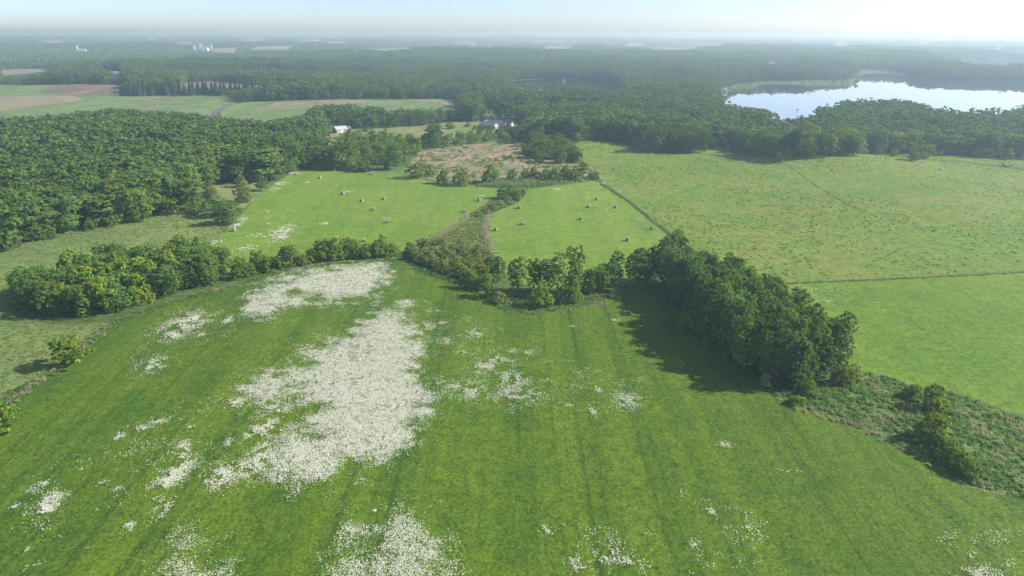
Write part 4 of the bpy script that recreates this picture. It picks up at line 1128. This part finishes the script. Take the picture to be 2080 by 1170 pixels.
# ------------------------------------------------------------------ hay bales
tb = NT('weathered_hay')
cb_ = tb.coords(); nb1 = tb.noise(cb_, 2.5, 4, 0.6); nb2 = tb.noise(tb.coords(0, (1, 14, 1)), 2.0, 3, 0.6)
bc = tb.mix(tb.remap(nb1, 0.3, 0.7), (0.24, 0.225, 0.185), (0.36, 0.335, 0.28)); bc = tb.mix(tb.remap(nb2, 0.45, 0.7, 0, 0.5), bc, (0.23, 0.205, 0.17))
M['hay_bale'] = tb.pbr(bc, 0.95, nb2, 0.6, 0.06)
def bale_mesh():
    # a round bale lying on its side: axis along X, slightly sagged, rolled layers showing on the ends
    n = 28; prof = [(0.0, -0.72), (0.18, -0.76), (0.34, -0.72), (0.5, -0.77), (0.64, -0.73), (0.76, -0.75), (0.86, -0.70), (0.89, -0.6), (0.90, -0.3), (0.885, 0.0), (0.90, 0.3), (0.89, 0.6), (0.86, 0.70), (0.76, 0.75),
                    (0.64, 0.73), (0.5, 0.77), (0.34, 0.72), (0.18, 0.76), (0.0, 0.72)]
    vs = []; fs = []
    for r, xx in prof:
        for i in range(n):
            t = 2 * math.pi * i / n; rr = r * (1 + 0.02 * math.sin(5 * t + xx * 3))
            z = rr * math.cos(t); z = -0.80 if z < -0.80 else z
            vs.append((xx, rr * math.sin(t) * 1.03, z + 0.80))
    for j in range(len(prof) - 1):
        for i in range(n):
            fs.append((j * n + i, (j + 1) * n + i, (j + 1) * n + (i + 1) % n, j * n + (i + 1) % n))
    me = bpy.data.meshes.new('hay_bale'); me.from_pydata(vs, [], fs); me.materials.append(M['hay_bale']); me.update(); return me
bm_ = bale_mesh()
BALES = [(650, 363, 'palest bale at the upper left of the left hay field'), (755, 355, 'farthest bale, near the bushes at the back of the left hay field'), (697, 395, 'bale beside a streak of white flowers in the left hay field'),
         (735, 410, 'bale in the left hay field between the streak and the centre bales'), (780, 406, 'rightmost bale of the upper middle group in the left hay field'), (757, 427, 'bale in the middle of the left hay field'),
         (787, 453, 'largest looking lone bale in the middle right of the left hay field'), (684, 488, 'bale half hidden behind the hedgerow trees'), (740, 491, 'bale just above the hedgerow gap'),
         (475, 470, 'brown bale at the left edge by the flower streak'), (943, 431, 'sunken bale left of the bushes between the hay fields'), (973, 409, 'bale left of the dark bushes between the hay fields'),
         (600, 355, 'bale among white flowers at the far left corner of the hay field'),
         (1054, 424, 'bale right beside the bushes in the right hay field'), (1212, 407, 'farthest bale of the right hay field'), (1196, 422, 'second farthest bale of the right hay field'), (1250, 423, 'bale near the fence at the back of the right hay field'),
         (1179, 447, 'bale in the middle of the right hay field'), (1062, 457, 'bale in the left half of the right hay field'), (1007, 469, 'leftmost bale of the right hay field'), (1324, 466, 'bale nearest the fence of the right hay field'),
         (1275, 490, 'nearest bale of the right hay field above the tree row')]
for px, py, lb in BALES:
    p = P(px, py)
    o = link(bpy.data.objects.new('hay_bale', bm_)); o.location = (p.x, p.y, p.z + 0.10)
    o.rotation_euler = (0, 0, random.uniform(-0.6, 0.5)); s = random.uniform(0.86, 0.96); o.scale = (s, s, s)
    tag(o, lb, 'hay bale', 'round hay bales on the mown fields')

# ------------------------------------------------------------------ buildings
M['slate'] = plain_mat('dark_shingles', (0.17, 0.18, 0.20), 0.8)
M['tin'] = plain_mat('pale_metal_roof', (0.48, 0.49, 0.53), 0.45, 0.15, 0.4)
M['beige'] = plain_mat('beige_siding', (0.62, 0.54, 0.44), 0.8, 0.1)
M['tanwall'] = plain_mat('tan_siding', (0.50, 0.43, 0.34), 0.8, 0.1)
M['white'] = plain_mat('white_paint', (0.8, 0.8, 0.8), 0.6, 0.08)
M['glass'] = plain_mat('window_glass', (0.03, 0.04, 0.05), 0.15, 0.1)
M['redwood'] = plain_mat('red_barn_paint', (0.32, 0.10, 0.08), 0.8)
M['concrete'] = plain_mat('silo_concrete', (0.42, 0.42, 0.42), 0.8, 0.12)
M['soil'] = plain_mat('bare_soil', (0.30, 0.15, 0.10), 0.95, 0.4, 0.4)
M['post'] = plain_mat('grey_wood', (0.30, 0.27, 0.23), 0.9, 0.3)
def wing(root, cx, cy, L, Wd, eave, rise, wall, roof, over=0.5):
    """a gabled block: ridge along X; adds walls, two roof slopes, windows, door to the building"""
    x0, x1, y0, y1 = cx - L / 2, cx + L / 2, cy - Wd / 2, cy + Wd / 2
    mb = MB()
    mb.add([(x0, y0, 0), (x1, y0, 0), (x1, y1, 0), (x0, y1, 0), (x0, y0, eave), (x1, y0, eave), (x1, y1, eave), (x0, y1, eave), (x0, cy, eave + rise), (x1, cy, eave + rise)],
           [(0, 1, 5, 4), (2, 3, 7, 6), (1, 2, 6, 9, 5), (3, 0, 4, 8, 7)])
    mb.build('wall', M[wall], root)
    sl = rise / (Wd / 2)
    for s in (-1, 1):
        r_ = MB(); ye = cy + s * (Wd / 2 + over); ze = eave - over * sl + 0.04; zr = eave + rise + 0.04
        a = [(x0 - over, ye, ze), (x1 + over, ye, ze), (x1 + over, cy, zr), (x0 - over, cy, zr)]
        b = [(p[0], p[1], p[2] + 0.18) for p in a]
        r_.add(a + b, [(0, 3, 2, 1), (4, 5, 6, 7), (0, 1, 5, 4), (1, 2, 6, 5), (2, 3, 7, 6), (3, 0, 4, 7)])
        r_.build('roof_slope', M[roof], root)
    return x0, x1, y0, y1
def opening(root, name, x, y, z0, z1, w, axis, out, mat='glass'):
    fr = MB(); t = 0.06
    if axis == 'x':   # on a wall facing +-X
        fr.box(min(x, x + out * t), max(x, x + out * t), y - w / 2 - .1, y + w / 2 + .1, z0 - .1, z1 + .1)
    else:
        fr.box(x - w / 2 - .1, x + w / 2 + .1, min(y, y + out * t), max(y, y + out * t), z0 - .1, z1 + .1)
    f = fr.build(name, M['white'], root)
    g = MB()
    if axis == 'x': g.box(min(x + out * t, x + out * (t + .03)), max(x + out * t, x + out * (t + .03)), y - w / 2, y + w / 2, z0, z1)
    else: g.box(x - w / 2, x + w / 2, min(y + out * t, y + out * (t + .03)), max(y + out * t, y + out * (t + .03)), z0, z1)
    g.build('pane' if mat == 'glass' else 'panel', M[mat], f)
pz = P(1008, 262)
house = empty('house', pz, R(-34)); tag(house, 'large house with dark roofs and two pale gable ends on the lawn', 'house')
b = wing(house, -8.0, 0.0, 16.0, 8.0, 3.2, 2.3, 'beige', 'slate')
for yy in (-2.0, 2.0): opening(house, 'window', b[1], yy, 1.0, 2.4, 1.4, 'x', 1)
for xx in (-13, -9.5, -6, -2.5): opening(house, 'window', xx, b[2], 1.0, 2.3, 1.3, 'y', -1)
b2 = wing(house, -6.0, 10.5, 19.0, 9.0, 3.3, 2.7, 'beige', 'slate')
for yy in (8.6, 12.4): opening(house, 'window', b2[1], yy, 1.0, 2.5, 1.5, 'x', 1)
opening(house, 'door', b2[1], 10.5, 0.1, 2.2, 1.1, 'x', 1, 'redwood')
b3 = wing(house, -16.0, 12.0, 9.0, 6.5, 3.2, 2.4, 'beige', 'tin')
cmb = MB(); cmb.box(-9.0, -8.0, 10.0, 11.0, 5.4, 7.2); cmb.build('chimney', M['soil'], house)
pz = P(1034, 256)
shed = empty('garden_shed', pz, R(-34)); tag(shed, 'small white fronted outbuilding right of the house', 'shed')
b = wing(shed, 0, 0, 7.0, 4.6, 2.8, 2.2, 'white', 'slate'); opening(shed, 'door', b[1], 0, 0.05, 2.1, 1.6, 'x', 1, 'white')
pz = P(1047, 263)
tank = empty('water_tank', pz); tag(tank, 'small white tank on the lawn right of the house', 'tank')
mb = MB(); mb.lathe([(0.9, 0), (0.95, 0.1), (0.95, 1.9), (0.8, 2.2), (0.3, 2.4), (0.28, 2.55), (0.0, 2.55)], 14); mb.build('body', M['white'], tank, True)
mb = MB(); mb.box(-1.1, 1.1, -1.1, 1.1, -0.1, 0.05); mb.build('base_slab', M['concrete'], tank)
pz = P(691, 269)
barn = empty('metal_shed', pz, R(38)); tag(barn, 'tan shed with pale metal roof left of the lawn', 'shed')
b = wing(barn, 0, 0, 9.5, 8.0, 3.0, 2.2, 'tanwall', 'tin'); opening(barn, 'door', 0, b[2], 0.05, 2.8, 3.2, 'y', -1, 'white'); opening(barn, 'window', b[1], 0, 1.2, 2.2, 1.2, 'x', 1)
pz = P(707, 263)
tr = empty('trailer', pz, R(10)); tag(tr, 'small pale box trailer parked right of the metal roofed shed', 'trailer')
mb = MB(); mb.box(-2.2, 2.2, -1.0, 1.0, 0.7, 2.7); mb.build('box_body', M['beige'], tr)
for sx in (-0.5, 0.5):
    for sy in (-1.05, 1.05):
        mb = MB(); mb.tube((sx, sy - .12, 0.38), (sx, sy + .12, 0.38), 0.38, 0.38, 12); mb.build('wheel', M['glass'], tr)
mb = MB(); mb.tube((2.2, 0, 0.7), (3.4, 0, 0.6), 0.07, 0.05, 6); mb.build('tow_bar', M['post'], tr)
def mound(name, px, py, L, Wd, h, label, mat, cat, rz=0.0):
    c = P(px, py); nx_, ny_ = 36, 14; vs = []; fs = []
    for j in range(ny_):
        for i in range(nx_):
            u, v_ = i / (nx_ - 1) * 2 - 1, j / (ny_ - 1) * 2 - 1
            xx, yy = u * L / 2, v_ * Wd / 2
            z_ = h * max(0, 1 - u ** 4) * max(0, 1 - v_ ** 2) * (0.45 + 1.1 * float(vnoise(np.array([xx / 2.2 + px]), np.array([yy / 2.0]), 3)[0])) - 0.05
            X0 = c.x + xx * math.cos(rz) - yy * math.sin(rz); Y0 = c.y + xx * math.sin(rz) + yy * math.cos(rz)
            vs.append((X0 - c.x, Y0 - c.y, z_ + float(terrain(np.array([X0]), np.array([Y0]))[0]) - c.z + 0.18))
    for j in range(ny_ - 1):
        for i in range(nx_ - 1): fs.append((j * nx_ + i, j * nx_ + i + 1, (j + 1) * nx_ + i + 1, (j + 1) * nx_ + i))
    me = bpy.data.meshes.new(name); me.from_pydata(vs, [], fs); me.materials.append(mat); me.update()
    o = link(bpy.data.objects.new(name, me)); o.location = c; tag(o, label, cat)
mound('soil_bank', 880, 260.5, 24, 6, 1.6, 'long reddish bank of bare soil along the lawn', M['soil'], 'soil', R(8))
mound('garden_bed', 668, 279, 8, 9, 0.35, 'brown dug garden bed left of the metal roofed shed', M['soil'], 'garden')
M['rock'] = plain_mat('field_stone', (0.24, 0.22, 0.20), 0.95, 0.35, 0.8)
mound('stone_pile', 1870, 337, 6, 5, 0.5, 'low pile of pale stones in the far right pasture', M['rock'], 'stones')
mound('stone_pile', 1914, 346, 4, 3, 0.7, 'smaller dark stone pile on the far right pasture', M['rock'], 'stones')
mound('molehill', 760, 1038, 0.8, 0.6, 0.25, 'small brown earth mound on the grass above the bottom flower patch', M['tanwall'], 'soil')
# hay wagon on the far right track
pz = P(2046, 338)
wg = empty('hay_wagon', pz, R(-12)); tag(wg, 'dark farm wagon parked on the track at the far right', 'wagon')
mb = MB(); mb.box(-3, 3, -1.2, 1.2, 0.9, 1.1); mb.build('deck', M['post'], wg)
mb = MB(); mb.box(-3, -2.85, -1.2, 1.2, 1.1, 2.4); [mb.box(-2.85, 2.8, -1.2, -1.12, zz, zz + .12) for zz in (1.4, 1.9)]; mb.build('rack', M['post'], wg)
for sx in (-2, 2):
    for sy in (-1.1, 1.1):
        mb = MB(); mb.tube((sx, sy - .12, .45), (sx, sy + .12, .45), .45, .45, 12); mb.build('wheel', M['glass'], wg)
mb = MB(); mb.tube((3, 0, .9), (4.6, 0, .5), .06, .06, 6); mb.build('drawbar', M['post'], wg)

# far farmsteads
def silo(root, x, y, r, h, name='silo_tower'):
    mb = MB(); mb.lathe([(r, 0), (r, h * 0.86), (r * .95, h * 0.9), (r * .75, h * 0.955), (r * .4, h * 0.99), (0, h)], 16, (x, y, 0)); return mb.build(name, M['concrete'], root, True)
def far_barn(px, py, L, Wd, eave, rise, rz, wall, roof, label, cat='barn', name='barn'):
    p = P(px, py); o = empty(name, p, rz); tag(o, label, cat); wing(o, 0, 0, L, Wd, eave, rise, wall, roof, 0.8); return o
def far_silo(px, py, r, h, label):
    p = P(px, py); o = empty('silo', p); tag(o, label, 'silo')
    silo(o, 0, 0, r, h); mb = MB(); mb.box(r - .1, r + .9, -.5, .5, 0, h * .85); mb.build('chute', M['white'], o); return o
far_silo(157, 106, 5, 26, 'tall silo of the farm on the far left horizon')
far_barn(168, 106, 34, 14, 6, 6, R(-10), 'white', 'tin', 'white barn right of the far left silo')
far_barn(180, 106, 24, 14, 6, 5, R(-60), 'white', 'tin', 'second white barn of the far left farm')
far_silo(407, 102, 6, 27, 'tall silo left of the long barn on the horizon farm')
far_silo(429, 101, 5, 24, 'right hand silo of the horizon farm')
far_silo(394, 102, 6, 18, 'short round silo at the left of the horizon farm')
far_barn(414, 103, 42, 16, 8, 7, R(-12), 'white', 'tin', 'long pale barn between the silos of the horizon farm')
far_barn(410, 108, 18, 12, 6, 5, R(-50), 'white', 'tin', 'white house in front of the horizon farm', 'house', 'house')
far_barn(467, 110, 40, 14, 5, 3, R(0), 'white', 'tin', 'long low white shed by the stubble field', 'barn')
far_barn(505, 103, 22, 12, 5, 4, R(-20), 'white', 'tin', 'small white building right of the stubble field', 'barn')
far_silo(993, 102, 5, 30, 'lone silo rising above the far woods at the centre')
far_barn(207, 145, 16, 11, 6, 5, R(-30), 'white', 'tin', 'white house among trees above the ploughed field', 'house', 'house')
far_barn(238, 153, 34, 10, 4, 2.5, R(-8), 'beige', 'tin', 'long low shed among trees above the ploughed field', 'barn')
for i, (px, py, lb) in enumerate([(383, 82, 'tiny white building on the far left horizon'), (640, 84, 'tiny white building on the horizon left of centre'), (905, 82, 'tiny white building on the centre horizon'),
                                  (1450, 92, 'tiny white building on the right horizon'), (612, 90, 'tiny white building beside the far stubble fields')]):
    far_barn(px, py, 40, 22, 10, 8, R(-20), 'white', 'tin', lb, 'building', 'building')

# lake shore things
pz = P(1470, 186)
dk = empty('boathouse', (pz.x, pz.y, LAKE_Z), R(-20)); tag(dk, 'pale boathouse with dock on the left lake shore', 'boathouse')
wing(dk, 0, 0, 9, 6, 3.5, 2.2, 'white', 'tin')
mb = MB(); mb.box(4.5, 26, -1.2, 1.2, 0.5, 0.8); mb.build('dock_deck', M['post'], dk)
for xx in (8, 14, 20, 25):
    mb = MB(); mb.tube((xx, 0, -2), (xx, 0, 0.5), .15, .15, 6); mb.build('pile', M['post'], dk)
x_, y_ = plane(np.array([1618.0]), np.array([235.0]), LAKE_Z)
nb_ = empty('marker_post', (float(x_[0]), float(y_[0]), LAKE_Z)); tag(nb_, 'thin post with a box standing in the lake near the wooded shore', 'post')
mb = MB(); mb.tube((0, 0, -2), (0, 0, 6.0), .16, .13, 8); mb.build('pole', M['post'], nb_)
mb = MB(); mb.box(-.55, .55, -.5, .5, 5.4, 6.6); mb.add([(-.8, -.7, 6.6), (.8, -.7, 6.6), (.8, .7, 6.6), (-.8, .7, 6.6), (0, 0, 7.3)], [(3, 2, 1, 0), (0, 1, 4), (1, 2, 4), (2, 3, 4), (3, 0, 4)]); mb.build('nest_box', M['post'], nb_)
x_, y_ = plane(np.array([1146.0]), np.array([166.0]), LAKE_Z)
sb = empty('sailboat', (float(x_[0]), float(y_[0]), LAKE_Z), R(20)); tag(sb, 'tiny white sailboat on the small lake', 'boat')
mb = MB(); mb.add([(-3, 0, .1), (-2.4, -.9, .8), (2.2, -.9, .8), (3.6, 0, .9), (2.2, .9, .8), (-2.4, .9, .8), (0, 0, -.3)], [(1, 2, 3, 4, 5), (0, 1, 5), (0, 6, 1), (1, 6, 2), (2, 6, 3), (3, 6, 4), (4, 6, 5), (5, 6, 0)]); mb.build('hull', M['white'], sb)
mb = MB(); mb.tube((.3, 0, .8), (.3, 0, 10), .07, .05, 6); mb.build('mast', M['white'], sb)
mb = MB(); mb.add([(.2, 0, 1.5), (-2.8, .35, 1.5), (.2, 0, 9.6), (-1.5, .45, 4.5)], [(0, 1, 3), (0, 3, 2), (3, 1, 0), (2, 3, 0)]); mb.build('sail', M['white'], sb)

# wire fences
def fence(pts, label, step=4.0):
    wp = [P(*p) for p in pts]; root = empty('wire_fence', wp[0]); tag(root, label, 'fence')
    me = MB(); me.tube((0, 0, -.4), (0, 0, 1.35), .07, .06, 6); pm = me.mesh('post', M['post'])
    posts = []
    for a, b_ in zip(wp[:-1], wp[1:]):
        k = max(1, int((b_ - a).length / step))
        for i in range(k): posts.append(a.lerp(b_, i / k))
    posts.append(wp[-1])
    posts = [Vector((p.x, p.y, float(terrain(np.array([p.x]), np.array([p.y]))[0]) + .1)) - wp[0] for p in posts]
    for p in posts:
        o = link(bpy.data.objects.new('post', pm), root); o.location = p
    for h in (0.4, 0.8, 1.2):
        mb = MB()
        for a, b_ in zip(posts[:-1], posts[1:]): mb.tube(a + Vector((0, 0, h)), b_ + Vector((0, 0, h)), .012, .012, 3, False)
        mb.build('wire', M['post'], root)
fence([(1222, 374), (1278, 410), (1322, 446), (1372, 486)], 'wire fence on posts between right hay field and pasture')
fence([(1590, 577), (1850, 566), (2080, 554), (2300, 548)], 'wire fence on posts across the right pasture', 5.0)

# ------------------------------------------------------------------ haze
hz = MB(); hz.box(-72000, 72000, -72000, 72000, -25, 92)
th = bpy.data.materials.new('haze'); th.use_nodes = True; th.node_tree.nodes.clear()
pv = th.node_tree.nodes.new('ShaderNodeVolumePrincipled'); ov = th.node_tree.nodes.new('ShaderNodeOutputMaterial')
pv.inputs['Color'].default_value = (0.60, 0.78, 1.0, 1.0)
pv.inputs['Absorption Color'].default_value = (0.6, 0.75, 1.0, 1.0)   # scatters only, bluer light more
pv.inputs['Density'].default_value = 2.9e-4
pv.inputs['Anisotropy'].default_value = 0.38
th.node_tree.links.new(pv.outputs[0], ov.inputs['Volume'])
hazeo = hz.build('haze', th); tag(hazeo, 'pale summer haze over the whole landscape', 'haze', None, 'stuff')
print('COUNTS', COUNT, 'mid', len(fx), 'far', len(X), 'objects', len(bpy.data.objects), 'zrange', float(terrain(X[:,0],X[:,1]).max()))
